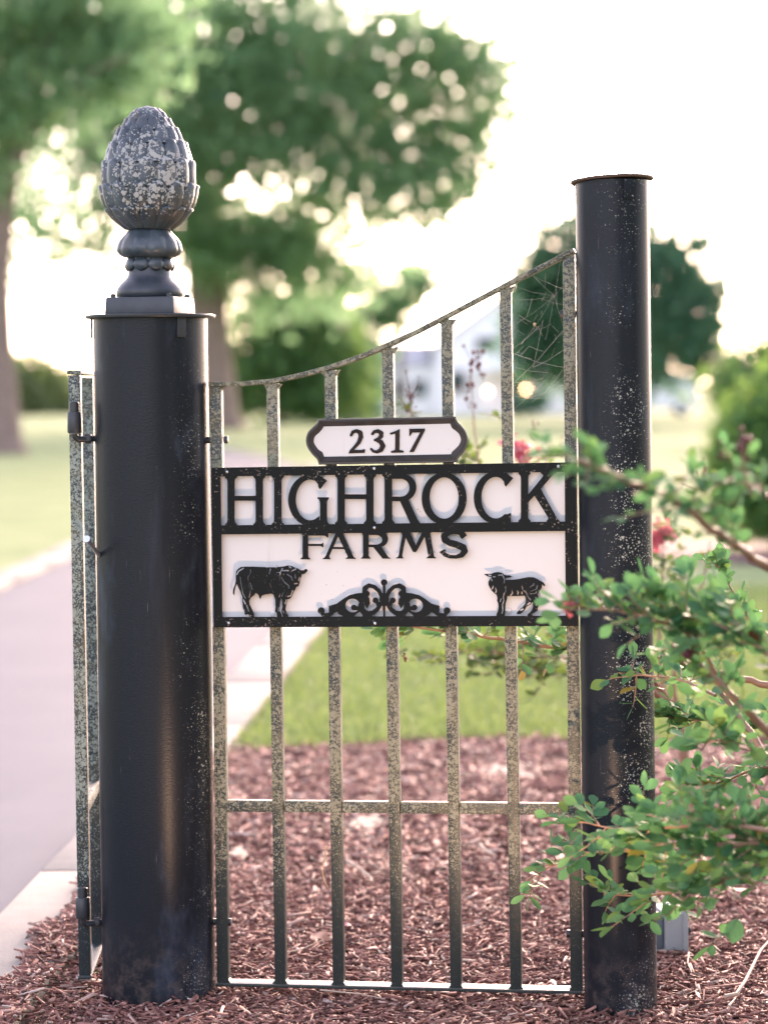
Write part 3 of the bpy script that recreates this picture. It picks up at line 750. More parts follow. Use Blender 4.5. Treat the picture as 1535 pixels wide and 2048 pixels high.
glyph('letter', 660, 920, ZS, (45, 140, 550, 800), g_H2, win=W1)
glyph('letter', 660, 920, ZS, (600, 130, 1072, 800), g_R, win=W1)
glyph('letter', 660, 920, ZS, (1070, 130, 1615, 790), g_O, win=W1)
glyph('letter', 900, 920, ZS, (268, 120, 750, 790), g_C, win=W1)
glyph('letter', 900, 920, ZS, (790, 110, 1300, 780), g_K, win=W1)
FS = 4.264
def g_F(X, Y): return U(sd_poly(X, Y, [(45, 60), (112, 60), (110, 134), (110, 300), (114, 318), (128, 330), (128, 336), (45, 336), (45, 330), (60, 318), (63, 300), (63, 130), (58, 118), (45, 110)]),
                        sd_poly(X, Y, [(105, 60), (283, 60), (281, 150), (270, 149), (262, 138), (245, 133), (105, 133)]), sd_poly(X, Y, [(105, 204), (212, 204), (226, 202), (240, 190), (240, 237), (226, 226), (212, 222), (105, 222)]))
def g_A(X, Y): return U(sd_poly(X, Y, [(338, 60), (378, 60), (366, 140), (290, 308), (292, 320), (300, 329), (300, 335), (232, 335), (232, 330), (250, 320), (262, 302), (342, 118)]),
                        sd_poly(X, Y, [(345, 60), (408, 60), (408, 118), (490, 300), (500, 318), (516, 327), (516, 332), (430, 332), (430, 326), (446, 318), (446, 306), (352, 112)]), box_(X, Y, 305, 231, 430, 248))
def g_R2(X, Y):
    out = U(box_(X, Y, 600, 60, 715, 232), sd_ell(X, Y, 712, 163, 79, 69)); inn = U(box_(X, Y, 625, 128, 690, 210), sd_ell(X, Y, 688, 169, 53, 41))
    st = sd_poly(X, Y, [(560, 60), (626, 60), (625, 300), (630, 316), (642, 324), (642, 330), (560, 330), (560, 324), (574, 316), (578, 300), (578, 130), (572, 116), (560, 108)])
    leg = sd_poly(X, Y, [(665, 228), (715, 215), (735, 228), (785, 306), (796, 318), (811, 324), (811, 330), (745, 330), (672, 240)])
    return U(st, np.maximum(out, -np.maximum(inn, 624 - X)), leg)
def g_M(X, Y): return U(sd_poly(X, Y, [(895, 60), (938, 60), (940, 150), (911, 305), (914, 317), (922, 322), (922, 328), (858, 328), (858, 322), (874, 316), (881, 304), (912, 128), (908, 112), (895, 106)]),
                        sd_poly(X, Y, [(905, 60), (962, 60), (978, 105), (1032, 228), (1034, 262), (1024, 276), (1003, 272), (925, 120)]), sd_poly(X, Y, [(1085, 60), (1120, 60), (1110, 130), (1036, 265), (1020, 276), (1018, 235), (1080, 104)]),
                        sd_poly(X, Y, [(1095, 60), (1160, 60), (1160, 106), (1150, 114), (1150, 130), (1180, 300), (1186, 316), (1199, 321), (1199, 327), (1118, 327), (1118, 321), (1132, 314), (1134, 302), (1100, 130)]))
def g_S(X, Y): return U(sd_path(X, Y, [(1430, 135, 12), (1402, 114, 14), (1350, 104, 15), (1300, 110, 21), (1268, 138, 27), (1275, 170, 28), (1320, 195, 28), (1380, 212, 28), (1430, 235, 29), (1444, 265, 26), (1420, 298, 23), (1370, 315, 15), (1315, 313, 15), (1275, 296, 17), (1252, 276, 12)]),
                        sd_poly(X, Y, [(1405, 105), (1440, 98), (1462, 132), (1420, 164), (1398, 135)]), sd_poly(X, Y, [(1226, 273), (1268, 250), (1282, 252), (1285, 290), (1255, 298)]))
def top_(bx): return (bx[0], 70, bx[1], 345)
for fn, bx in ((g_F, (38, 290)), (g_A, (225, 522)), (g_R2, (553, 818)), (g_M, (850, 1206)), (g_S, (1218, 1482))):
    glyph('letter', 590, 1040, FS, (bx[0], 70, bx[1], 345), fn, .45, W2)
def slots(X, Y, D, L, k=1.0):
    for r_, pts in L: D = np.maximum(D, -sd_path(X, Y, [(x, y, r_ * k) for x, y in pts]))
    return D
BULL = [(170,250),(195,215),(240,185),(300,178),(420,178),(560,185),(700,190),(850,182),(900,175),(960,160),(1010,165),(1060,190),(1110,205),(1160,235),(1200,235),(1235,212),(1262,225),(1262,250),(1215,290),(1175,297),(1165,340),(1150,380),(1140,440),(1125,480),(1090,490),(1075,530),(1050,570),(1020,640),(990,675),(955,680),(940,760),(925,830),(945,890),(968,930),(955,990),(895,990),(885,930),(865,860),(880,800),(875,680),(850,660),(835,800),(835,860),(860,900),(880,990),(800,990),(790,890),(765,860),(775,800),(770,680),(740,600),(690,595),(600,610),(560,625),(540,680),(520,640),(510,610),(470,580),(440,620),(390,660),(370,700),(375,760),(420,850),(450,925),(440,990),(375,990),(370,920),(345,905),(325,920),(300,910),(300,880),(275,800),(265,700),(265,640),(235,560),(195,480),(180,440),(160,490),(145,560),(140,620),(120,590),(125,520),(150,460),(165,400),(165,300)]
BS = [(8,[(180,300),(205,250),(280,205)]),(6,[(232,340),(237,400),(255,500),(272,590),(310,665)]),(6,[(390,225),(390,270),(352,340),(352,430),(385,540),(385,600),(368,650)]),(8,[(385,430),(415,530)]),(8,[(695,215),(678,290)]),(5,[(700,370),(687,450),(720,530),(742,575)]),(9,[(880,205),(850,260),(838,320)]),(9,[(880,240),(970,240)]),(9,[(1025,245),(1085,215)]),(11,[(865,355),(900,410),(975,475),(975,505)]),(10,[(950,300),(1010,330),(1035,390)]),(9,[(1065,442),(1105,437)]),(8,[(1142,345),(1130,395)]),(8,[(908,535),(868,640)]),(6,[(845,600),(828,645)]),(8,[(1036,545),(1008,625),(960,638)]),(8,[(938,690),(922,750)]),(9,[(282,690),(310,750)]),(9,[(332,775),(360,860)]),(8,[(790,270),(830,268)]),(6,[(820,810),(815,865)]),(6,[(887,855),(902,890)]),(9,[(985,180),(1010,195)]),(8,[(1075,300),(1078,350)])]
glyph('bull_silhouette', 450, 1110, 7.675, (100, 140, 1285, 985), lambda X, Y: slots(X, Y, sd_poly(X, Y, BULL), BS, 1.15), .4, W2)
LAMB = [(160,270),(240,265),(310,265),(360,240),(430,232),(500,245),(550,280),(600,295),(650,295),(710,320),(650,340),(590,345),(575,380),(700,380),(830,365),(920,345),(1010,328),(1100,330),(1170,355),(1240,400),(1300,430),(1330,470),(1335,505),(1300,490),(1280,460),(1270,540),(1220,610),(1200,660),(1215,740),(1232,800),(1220,860),(1195,920),(1190,970),(1150,1000),(1100,1030),(1085,1100),(995,1100),(1000,1040),(1050,1000),(1085,950),(1105,890),(1100,820),(1085,810),(1065,850),(990,890),(950,950),(900,1010),(860,1040),(790,1040),(800,1000),(850,950),(910,900),(960,830),(970,760),(945,685),(850,690),(720,695),(610,690),(600,770),(575,850),(570,930),(575,990),(560,1100),(395,1100),(405,1040),(430,980),(445,900),(435,830),(415,780),(420,720),(405,670),(370,640),(310,590),(265,510),(250,480),(245,420),(270,380),(310,345),(300,325),(230,315)]
LS = [(12,[(255,290),(300,298)]),(12,[(345,325),(375,320)]),(11,[(440,295),(510,285),(540,330),(558,380),(550,440)]),(10,[(308,370),(318,405)]),(12,[(340,500),(322,555)]),(12,[(385,540),(400,590),(388,625)]),(11,[(575,515),(580,600),(548,650),(532,700),(545,780),(515,860),(525,960),(507,1025)]),(11,[(490,740),(475,800)]),(12,[(700,580),(710,640),(672,680)]),(13,[(800,590),(820,620),(810,655)]),(14,[(890,620),(890,648)]),(12,[(893,505),(905,570),(970,620),(1010,710),(1055,765)]),(12,[(1040,520),(1110,480),(1120,450)]),(10,[(1190,490),(1170,560),(1065,600)]),(10,[(1062,650),(1150,640),(1170,612)]),(12,[(1150,715),(1185,770),(1190,820),(1162,865)]),(16,[(1005,850),(1045,822)]),(13,[(865,965),(910,945)])]
glyph('lamb_silhouette', 950, 1120, 9.594, (140, 215, 1355, 1090), lambda X, Y: slots(X, Y, sd_poly(X, Y, LAMB), LS), .4, W2)
def g_scroll(X, Y):
    cx = 755.0; Xm = cx - np.abs(X - cx)
    D = U(sd_ell(X, Y, cx, 127, 34, 32), box_(X, Y, 743, 140, 768, 250), box_(X, Y, 746, 350, 767, 520), sd_poly(X, Y, [(718, 240), (792, 240), (806, 300), (785, 362), (757, 375), (728, 362), (704, 300)]))
    a = sd_path(Xm, Y, [(725, 262, 20), (700, 212, 20), (655, 172, 20), (600, 158, 22), (560, 185, 25), (556, 225, 25), (580, 242, 29)])
    b_ = U(sd_ell(Xm, Y, 555, 290, 40, 46), sd_poly(Xm, Y, [(560, 290), (604, 290), (612, 345), (582, 396), (552, 345)]))
    c = U(sd_ell(Xm, Y, 667, 311, 30, 29), sd_path(Xm, Y, [(682, 325, 16), (694, 355, 20), (715, 345, 18)]), sd_path(Xm, Y, [(716, 350, 20), (685, 405, 22), (640, 438, 24), (590, 448, 26), (545, 430, 28), (522, 395, 30), (522, 358, 32)]))
    d = sd_poly(Xm, Y, [(560, 232), (480, 238), (400, 256), (330, 300), (270, 345), (188, 368), (192, 436), (250, 442), (292, 460), (350, 500), (430, 500), (470, 450), (520, 420), (545, 320)])
    d = np.maximum(d, -sd_ell(Xm, Y, 434, 364, 75, 70))
    d = np.maximum(d, -sd_poly(Xm, Y, [(204, 474), (272, 426), (294, 455), (342, 474)]))
    e = U(sd_ell(Xm, Y, 446, 384, 30, 28), sd_path(Xm, Y, [(455, 392, 20), (500, 392, 22)]), sd_ell(Xm, Y, 112, 416, 35, 34), sd_path(Xm, Y, [(125, 450, 18), (150, 470, 24), (200, 455, 20), (230, 445, 12)]))
    f_ = U(sd_path(Xm, Y, [(560, 470, 26), (620, 490, 26)]), sd_path(Xm, Y, [(370, 470, 22), (420, 470, 22)]))
    return U(D, a, b_, c, d, e, f_)
glyph('scroll_ornament', 620, 1140, 5.117, (60, 80, 1460, 500), g_scroll, .45, W2)
def dome(name, px, py, off, r_, hgt, mat, parent, n=14):
    u, z = GP(px, py, off); v = []; f = []
    for j in range(5):
        a = j / 4 * math.pi / 2
        for i in range(n): q = 2 * math.pi * i / n; v.append((u + r_ * math.cos(a) * math.cos(q), -off - hgt * math.sin(a) - (.0006 if j == 0 else 0) * 0, z + r_ * math.cos(a) * math.sin(q)))
    for j in range(4):
        for i in range(n): f.append((j*n+i, j*n+(i+1) % n, (j+1)*n+(i+1) % n, (j+1)*n+i))
    return mesh(name, v, f, mat, parent, True)
for p in ((454, 944), (748, 937), (1116, 933), (748.5, 1055.5), (457, 1246), (749.5, 1246.5), (1118, 1243)):
    dome('rivet', p[0], p[1], OFF_B, .0036, .0026, M['steel'], sign)
for p in ((541, 957), (545, 1227), (1016, 1222)): dome('panel_button', p[0], p[1], OFF_W, .0072, .0018, M['white'], sign)

# ------------------------------------------------------------------ the house number plate
num = empty('number_plaque', g0, -GA)
tag(num, 'small white plaque with dark scalloped frame reading 2317 above the farm sign', 'plaque')
def NZ(x, y): return (600 + x / 4.386, 820 + y / 4.386)
OO = [(155,80),(1365,55),(1378,95),(1412,135),(1448,180),(1470,240),(1462,315),(1430,375),(1392,418),(1378,460),(165,480),(150,435),(105,388),(65,330),(50,265),(68,195),(110,150),(148,112)]
II = [(205,145),(1315,120),(1330,158),(1362,182),(1392,212),(1408,258),(1392,305),(1360,340),(1332,365),(1322,388),(210,410),(197,372),(160,345),(128,300),(120,268),(132,230),(168,198),(196,165)]
def densify(L):
    out = []; n = len(L); corner = {0, 1, 9, 10}
    for i in range(n):
        p1, p2 = L[i], L[(i + 1) % n]
        p0 = L[i - 1] if i not in corner else p1; p3 = L[(i + 2) % n] if (i + 1) % n not in corner else p2
        st = 1 if i in (0, 9 + 1 - 0) and False else 4
        for k in range(st):
            t = k / st
            q = [.5 * ((2 * p1[a]) + (-p0[a] + p2[a]) * t + (2*p0[a] - 5*p1[a] + 4*p2[a] - p3[a]) * t * t + (-p0[a] + 3*p1[a] - 3*p2[a] + p3[a]) * t ** 3) for a in (0, 1)]
            out.append(tuple(q) if i not in (0, 10) else tuple(p1[a] + (p2[a] - p1[a]) * t for a in (0, 1)))
    return out
O_, I_ = densify(OO), densify(II); n = len(O_)
def lerp(t): return [(a[0] + (b_[0] - a[0]) * t, a[1] + (b_[1] - a[1]) * t) for a, b_ in zip(O_, I_)]
ND = .024
rings = [(lerp(0), .004), (lerp(0), ND - .002), (lerp(.06), ND), (lerp(.26), ND), (lerp(.32), ND - .002), (lerp(.40), ND - .0015), (lerp(1.0), ND - .012)]
v = []; f = []
for L_, off in rings: v += [(GP(*NZ(*p), off)[0], -off, GP(*NZ(*p), off)[1]) for p in L_]
for k in range(len(rings) - 1):
    for i in range(n): f.append((k*n+i, (k+1)*n+i, (k+1)*n+(i+1) % n, k*n+(i+1) % n))
mb = MB().add(v, f)
fo = mb.build('scalloped_frame', M['bronze'], num)
v = [(GP(*NZ(*p), ND - .0122)[0], -(ND - .0122), GP(*NZ(*p), ND - .0122)[1]) for p in lerp(.99)]
mesh('white_face', v, [tuple(range(n))], M['white'], num)
def num_uv(x, y): return GP(x, y, ND - .010)
def digit(fn, bx):
    def field(X, Y): return fn((X - 600) * 4.386, (Y - 820) * 4.386) / 4.386
    x0, y0 = NZ(bx[0], bx[1]); x1, y1 = NZ(bx[2], bx[3])
    cut_sheet('digit', field, (x0, y0, x1, y1), .3, num_uv, -(ND - .010), .0018, M['number'], num)
digit(lambda X, Y: U(sd_path(X, Y, [(446, 222, 11), (462, 192, 14), (495, 182, 15), (526, 200, 20), (532, 236, 20), (514, 282, 17), (480, 322, 13), (446, 358, 12)]), sd_poly(X, Y, [(422, 381), (434, 358), (470, 350), (542, 350), (556, 344), (570, 346), (565, 376), (470, 379)])), (410, 155, 585, 395))
digit(lambda X, Y: U(sd_path(X, Y, [(632, 210, 11), (650, 190, 14), (682, 184, 16), (710, 203, 19), (708, 232, 18), (685, 254, 14), (655, 264, 11)]), sd_path(X, Y, [(672, 266, 13), (708, 282, 20), (724, 315, 22), (708, 350, 19), (672, 368, 13), (640, 362, 11), (621, 342, 10)])), (600, 155, 760, 395))
digit(lambda X, Y: U(sd_poly(X, Y, [(833, 186), (872, 168), (869, 352), (831, 352)]), sd_poly(X, Y, [(784, 202), (835, 184), (872, 167), (872, 190), (838, 206), (790, 216)]), sd_poly(X, Y, [(795, 362), (830, 350), (870, 350), (906, 358), (906, 373), (797, 376)])), (775, 155, 920, 390))
digit(lambda X, Y: sd_poly(X, Y, [(955, 165), (1093, 163), (1092, 180), (996, 367), (956, 370), (1052, 196), (980, 198), (962, 228), (956, 228)]), (945, 152, 1105, 382))

# ------------------------------------------------------------------ the driveway gate leaf, standing open behind the thick post
leaf_root = empty('driveway_gate', (0, 0, 0))
A = P(148.5, 748, 5.30); Ab = P(170, 1955, 5.30); B = P(174.5, 755, 5.61); Bb = P(194, 1890, 5.61)
tag(leaf_root, 'lichen covered black iron driveway gate standing open left of the thick post', 'gate')
leaf_root.location = (Ab.x, Ab.y, 0)
def lb(x, y, z): return (x - Ab.x, y - Ab.y, z)
dx = (Bb.x - Ab.x) / .31
for i in range(6):
    y = 5.30 + .31 * i; xb = Ab.x + dx * .31 * i; xt = (A.x if i == 0 else B.x + dx * .31 * (i - 1)); zt_ = A.z - .002 if i == 0 else B.z; zb_ = Ab.z
    h = .0122 if i == 0 else .0118
    MB().hexa([lb(xb - h, y, zb_), lb(xb + h, y, zb_), lb(xb + h, y + .024, zb_), lb(xb - h, y + .024, zb_)], [lb(xt - h, y, zt_), lb(xt + h, y, zt_), lb(xt + h, y + .024, zt_), lb(xt - h, y + .024, zt_)]).build('stile' if i in (0, 5) else 'bar', M['iron_side'], leaf_root, bevel=.0015)
ye = 5.30 + .31 * 5
for nm, zl, hh, wd in (('top_rail', A.z, .008, .014), ('middle_rail', P(186, 1588, 5.5).z - .012, .024, .0105), ('bottom_rail', Ab.z - .004, .008, .014)):
    xm = lambda z: A.x + (Ab.x - A.x) * (A.z - z) / (A.z - Ab.z)
    xo = xm(zl); y0_ = 5.298 if nm != 'middle_rail' else 5.3245
    MB().hexa([lb(xo - wd, y0_, zl), lb(xo + wd, y0_, zl), lb(xo + wd + dx * 1.55, ye, zl), lb(xo - wd + dx * 1.55, ye, zl)], [lb(xo - wd, y0_, zl + hh), lb(xo + wd, y0_, zl + hh), lb(xo + wd + dx * 1.55, ye, zl + hh), lb(xo - wd + dx * 1.55, ye, zl + hh)]).build(nm, M['iron_side'], leaf_root, bevel=.001)
for (px, py, ht) in ((149.5, 845, 42), (166, 1815, 42)):
    c = P(px, py, 5.272); c = Vector(lb(c.x, c.y, c.z)); k = 5.27 / FPX
    hz = MB().lathe([(.0142, -ht / 2 * k), (.0147, -ht / 2 * k + .001), (.0147, ht / 2 * k - .001), (.0140, ht / 2 * k)], 24, tuple(c)).build('hinge_barrel', M['hinge'], leaf_root, True)
    MB().lathe([(.0100, ht / 2 * k), (.0100, ht / 2 * k + .018), (.0085, ht / 2 * k + .020)], 20, tuple(c)).build('hinge_pin', M['hinge'], leaf_root, True)
    e0 = c + Vector((0, 0, -ht / 2 * k - .002)); e1 = e0 + Vector((0, 0, -.010)); e2 = Vector(lb(bl.x - RA + .004, YL, 0)) * 1; e2 = Vector((e2.x, e2.y, e1.z))
    MB().tube([e0, e1 + Vector((.001, 0, .003)), e1 + Vector((.006, 0, -.001)), e2], .0065, 10).build('hinge_rod', M['hinge'], leaf_root, True, 60)
    nut = MB().lathe([(.0105, -.006), (.0105, .006)], 6, (0, 0, 0)).build('hinge_nut', M['hinge'], leaf_root, bevel=.001); nut.rotation_euler = (0, R(90), 0); nut.location = e1.lerp(e2, .68)

# ------------------------------------------------------------------ grey electrical box on the mulch behind the slim post
YB = 5.60; kx = YB / FPX
bx0 = P(1329, 1890, YB); box = empty('electrical_box', (bx0.x, YB, -.012), R(6))
tag(box, 'small grey metal electrical box in the mulch beside the slim post', 'box')
bw, bh, bd = .045, .088, .12
MB().box((0, 0, 0), (bw, bd, bh)).build('housing', M['greybox'], box, bevel=.003)
MB().box((bw - .006, -.004, -.001), (bw + .006, bd + .004, bh + .006)).build('lid', M['greybox'], box, bevel=.002)
MB().box((-.026, .010, 0), (-.0015, bd - .01, bh - .006)).build('bracket', plain('dark slate bracket', (.10, .14, .17), .5), box, bevel=.002)
MB().lathe([(.007, bh), (.007, bh + .016)], 16, (.014, .05, 0)).build('conduit', M['greybox'], box, True)
MB().lathe([(.0045, bh - .01), (.0045, bh + .06)], 12, (-.010, .06, 0)).build('conduit', M['galv'], box, True)
kn = MB().lathe([(.008, 0), (.0085, .003), (.0085, .012), (.006, .014)], 16).build('knob', M['blackrub'], box, True); kn.location = (bw + .0062, .04, .042); kn.rotation_euler = (0, R(90), 0)
sc_ = MB().lathe([(.003, -.001), (.003, .002)], 8, (0, 0, 0)).build('screw', M['galv'], box); sc_.location = (.008, -.001, bh - .016); sc_.rotation_euler = (R(90), 0, 0)

# ------------------------------------------------------------------ ground flood lamp in front of the sign (its light throws the letters' shadows upwards)
fl = Vector((.116, 4.15, .10)); aim = (Vector((.05, 5.2, 1.25)) - fl).normalized()
lamp = empty('flood_lamp', (fl.x, fl.y, -.012))
tag(lamp, 'small dark garden flood lamp on the mulch aimed up at the sign', 'lamp')
qd = aim.to_track_quat('Z', 'Y')
hd = MB().lathe([(.020, -.05), (.034, -.035), (.042, -.004), (.045, .002), (.045, .010), (.040, .010), (.038, -.002)], 32, cap=False).build('lamp_head', M['hinge'], lamp, True)
hd.rotation_mode = 'QUATERNION'; hd.rotation_quaternion = qd; hd.location = (0, 0, fl.z + .012)
MB().tube([(0, 0, -.02), (0, 0, .05), (0, -.02, .075)], .008, 10).build('stake', M['hinge'], lamp, True)
sp = bpy.data.lights.new('flood_lamp_light', 'SPOT'); spo = bpy.data.objects.new('flood_lamp_light', sp); C.objects.link(spo); spo.parent = lamp
sp.energy = 7.2; sp.color = (1, .72, .46); sp.spot_size = R(104); sp.spot_blend = .55; sp.shadow_soft_size = .006
spo.rotation_mode = 'QUATERNION'; spo.rotation_quaternion = (-aim).to_track_quat('Z', 'Y') if False else aim.to_track_quat('-Z', 'Y'); spo.location = Vector((0, 0, fl.z + .012)) + aim * .012

# ------------------------------------------------------------------ trees, far and near
def leaf_cloud(lobes, n, size, seed, clump=.55, drop=None, up=.3):
    """lobes: (centre, rx, ry, rz, weight). Leaf-sized quads gathered in clumps through the crown."""
    g = np.random.default_rng(seed); wts = np.array([l[4] for l in lobes], float); wts /= wts.sum()
    per = 24; nc = n // per; ctr = []
    ids = g.choice(len(lobes), nc, p=wts)
    d = g.normal(size=(nc, 3)); d /= np.linalg.norm(d, axis=1)[:, None]; rad = g.random(nc) ** .42
    c = np.array([lobes[i][0][:] for i in ids]) + d * rad[:, None] * np.array([lobes[i][1:4] for i in ids])
    cl = np.repeat(c, per, 0); k = len(cl)
    pos = cl + g.normal(size=(k, 3)) * clump * np.array([1, 1, .7])
    if drop is not None: pos = pos[drop(pos, g)]; k = len(pos)
    nrm = g.normal(size=(k, 3)) + np.array([0, 0, up * 2]); nrm /= np.linalg.norm(nrm, axis=1)[:, None]
    t = np.cross(nrm, g.normal(size=(k, 3))); t /= np.linalg.norm(t, axis=1)[:, None]; b_ = np.cross(nrm, t)
    s = size * g.uniform(.6, 1.35, k)[:, None]
    V = np.stack([pos - t * s, pos + b_ * s * .45 + nrm * s * .12, pos + t * s, pos - b_ * s * .45 + nrm * s * .12], 1).reshape(-1, 3)
    F = np.arange(k * 4).reshape(-1, 4); return V, F
def tree(name, label, cat, base, trunk, limbs, lobes, n, size, mat, seed, group=None, clump=.55, drop=None):
    root = empty(name, base); b = Vector(base); tag(root, label, cat, group)
    if trunk: MB().tube([Vector(p) - b for p, r in trunk], [r for p, r in trunk], 14).build('trunk', M['bark'], root, True, 80)
    for L in limbs: MB().tube([Vector(p) - b for p, r in L], [r for p, r in L], 9).build('limb', M['bark'], root, True, 80)
    V, F = leaf_cloud(lobes, n, size, seed, clump, drop)
    npmesh('crown', V - np.array(b), F, mat, root); return root
def PL(px, py, Y, rx, ry, wt, rdep=None):   # a crown lobe placed by where it is seen
    k = Y / FPX; return (P(px, py, Y), rx * k, (rdep or (rx + ry) / 2 * k), ry * k, wt)

YO = 88.0
tr0 = [(G(432, 858), .95)]
yo = tr0[0][0].y; YO = yo
trunk = [(P(432, 862, YO), 1.3), (P(428, 830, YO), .95), (P(420, 700, YO), .80), (P(412, 560, YO), .78), (P(405, 440, YO), .85), (P(398, 400, YO), .65), (P(390, 300, YO + 1), .34), (P(400, 120, YO + 2), .2)]
limbs = [[(P(405, 430, YO), .36), (P(470, 330, YO - 1), .26), (P(600, 240, YO - 2), .16), (P(760, 190, YO - 3), .07)],
         [(P(402, 420, YO), .34), (P(330, 300, YO + 1), .22), (P(240, 200, YO + 2), .12), (P(150, 130, YO + 3), .06)],
         [(P(412, 520, YO), .2), (P(520, 450, YO - 2), .14), (P(660, 420, YO - 3), .08), (P(820, 380, YO - 4), .04)],
         [(P(396, 350, YO), .24), (P(450, 200, YO + 2), .15), (P(520, 60, YO + 3), .08)],
         [(P(398, 380, YO), .22), (P(360, 330, YO - 3), .14), (P(300, 330, YO - 5), .07)]]
lobes = [PL(300, 60, YO, 330, 150, 3.4), PL(520, 120, YO - 1, 260, 170, 3.2), PL(700, 160, YO - 2, 200, 170, 2.4), PL(860, 210, YO - 2, 130, 150, 1.2), PL(950, 180, YO - 3, 85, 110, .45), PL(920, 320, YO - 3, 90, 75, .45),
         PL(430, 290, YO - 2, 200, 110, 1.7), PL(640, 320, YO - 3, 180, 60, 1.3), PL(660, 400, YO - 3, 150, 40, .4), PL(790, 350, YO - 3, 140, 45, .7), PL(620, 470, YO - 2, 170, 55, .85), PL(500, 480, YO - 1, 110, 95, .9), PL(800, 410, YO - 4, 150, 30, .22), PL(180, 300, YO - 4, 170, 70, .8), PL(110, 460, YO - 4, 130, 70, .32), PL(620, -150, YO, 420, 150, 2.2), PL(700, 560, YO - 2, 110, 50, .22), PL(260, 260, YO - 3, 130, 90, 1.0), PL(300, 420, YO - 3, 130, 100, .8), PL(170, 420, YO - 4, 110, 90, .35), PL(985, 220, YO - 3, 55, 110, .34), PL(950, 100, YO - 3, 75, 70, .35), PL(1000, 330, YO - 3, 30, 60, .08), PL(860, 60, YO - 2, 70, 60, .3), PL(900, 400, YO - 4, 80, 30, .12), PL(330, 160, YO - 3, 130, 110, .8), PL(380, 480, YO - 2, 90, 80, .45), PL(570, 530, YO - 1, 130, 60, .6), PL(480, 590, YO + 2, 80, 60, .35), PL(640, 600, YO + 3, 110, 50, .35), PL(110, 470, YO - 4, 130, 60, .3), PL(860, 430, YO - 4, 100, 40, .16), PL(60, 540, YO - 4, 80, 60, .22), PL(250, 520, YO - 3, 90, 60, .22)]
tree('oak_tree', 'large spreading oak with broad green crown and straight trunk behind the gate', 'tree', tuple(G(432, 858)), trunk, limbs, lobes, 35000, .25, M['oak'], 11, clump=.85)
y2 = G(18, 905).y
trunk = [(P(14, 915, y2), .62), (P(14, 880, y2), .36), (P(0, 720, y2), .33), (P(-6, 560, y2), .31), (P(2, 420, y2), .33), (P(14, 320, y2), .30), (P(20, 160, y2), .26), (P(24, 40, y2), .2), (P(26, -120, y2), .12)]
limbs = [[(P(2, 410, y2), .22), (P(30, 340, y2 - 1), .18), (P(62, 250, y2 - 1), .15), (P(95, 90, y2 - 1), .11), (P(110, -40, y2), .07)],
         [(P(40, 310, y2), .13), (P(110, 210, y2 - 1), .09), (P(190, 140, y2 - 2), .05), (P(260, 110, y2 - 2), .03)],
         [(P(60, 90, y2), .1), (P(110, 60, y2 - 1), .07), (P(220, 20, y2 - 1), .04)]]
lobes = [PL(-60, 60, y2, 200, 160, 2), PL(120, 20, y2 - 1, 180, 90, 1.3), PL(90, 200, y2 - 1, 130, 80, .55), PL(200, 150, y2 - 1, 130, 60, .5), PL(-160, 250, y2, 200, 160, 1.4), PL(60, -160, y2, 300, 140, 2), PL(60, 400, y2 + 1, 110, 40, .12), PL(250, 80, y2, 120, 90, .5), PL(20, 260, y2 - 1, 90, 120, .5)]
tree('shade_tree', 'tree with forked pinkish grey trunk at the left edge of the lawn', 'tree', tuple(G(18, 905)), trunk, limbs, lobes, 11500, .17, M['oak'], 12, clump=.5)
y3 = 105.0
c3 = P(1240, 620, y3); b3 = Vector((c3.x, y3, -.03))
trunk = [(b3, .5), (P(1240, 760, y3), .4), (P(1238, 600, y3), .25), (P(1236, 480, y3), .12)]
lobes = [PL(1240, 700, y3, 190, 90, 2.2), PL(1230, 600, y3, 195, 90, 2.0), PL(1200, 510, y3, 150, 80, 1.2), PL(1310, 510, y3, 110, 60, .55), PL(1390, 600, y3, 60, 130, .5), PL(1095, 640, y3, 62, 140, .9), PL(1110, 470, y3, 28, 45, .10), PL(1410, 480, y3, 30, 22, .08), PL(1150, 450, y3, 40, 30, .12), PL(1065, 570, y3, 35, 70, .35), PL(1425, 600, y3, 40, 70, .22), PL(1400, 690, y3, 60, 60, .4), PL(1440, 520, y3, 30, 40, .07), PL(1060, 700, y3, 30, 80, .35)]
tree('evergreen_tree', 'dark rounded evergreen tree behind the slim post in front of the white house', 'tree', tuple(b3), trunk, [[(P(1240, 720, y3), .2), (P(1330, 640, y3 - 1), .12), (P(1400, 580, y3 - 1), .05)]], lobes, 19000, .22, M['dark'], 13, clump=.5)
# lower trees behind the oak
def bush(name, label, px, py, Y, lob, n, size, mat, seed, cat='tree', trunk_r=.2, group=None, clump=.5):
    c = P(px, py, Y); b = Vector((c.x, Y, -.03))
    tr_b = [(b, trunk_r), (Vector((c.x, Y, c.z * .6 + .1)), trunk_r * .6), (Vector((c.x + .1, Y, c.z + .1)), trunk_r * .25)]
    return tree(name, label, cat, tuple(b), tr_b, [], lob, n, size, mat, seed, group, clump)
bush('understory_tree', 'bright green rounded tree just right of the oak trunk', 560, 700, 120, [PL(540, 690, 120, 90, 110, 1), PL(610, 640, 121, 95, 60, .8), PL(650, 740, 120, 80, 90, .8), PL(480, 760, 121, 60, 70, .4), PL(590, 790, 120, 120, 40, .7)], 9000, .30, M['light'], 21)
bush('understory_tree', 'darker green tree low behind the oak, beside the grey roofed wing', 700, 730, 128, [PL(700, 720, 128, 55, 60, 1), PL(690, 800, 128, 70, 40, .8), PL(640, 800, 128, 70, 35, .6)], 4200, .30, M['oak'], 22)
bush('understory_tree', 'thin leafed tree with sky showing through right of the oak', 800, 590, 132, [PL(790, 590, 132, 80, 45, 1), PL(840, 560, 132, 45, 35, .5), PL(730, 620, 132, 55, 50, .6), PL(780, 660, 132, 60, 30, .35)], 1700, .30, M['oak'], 23)
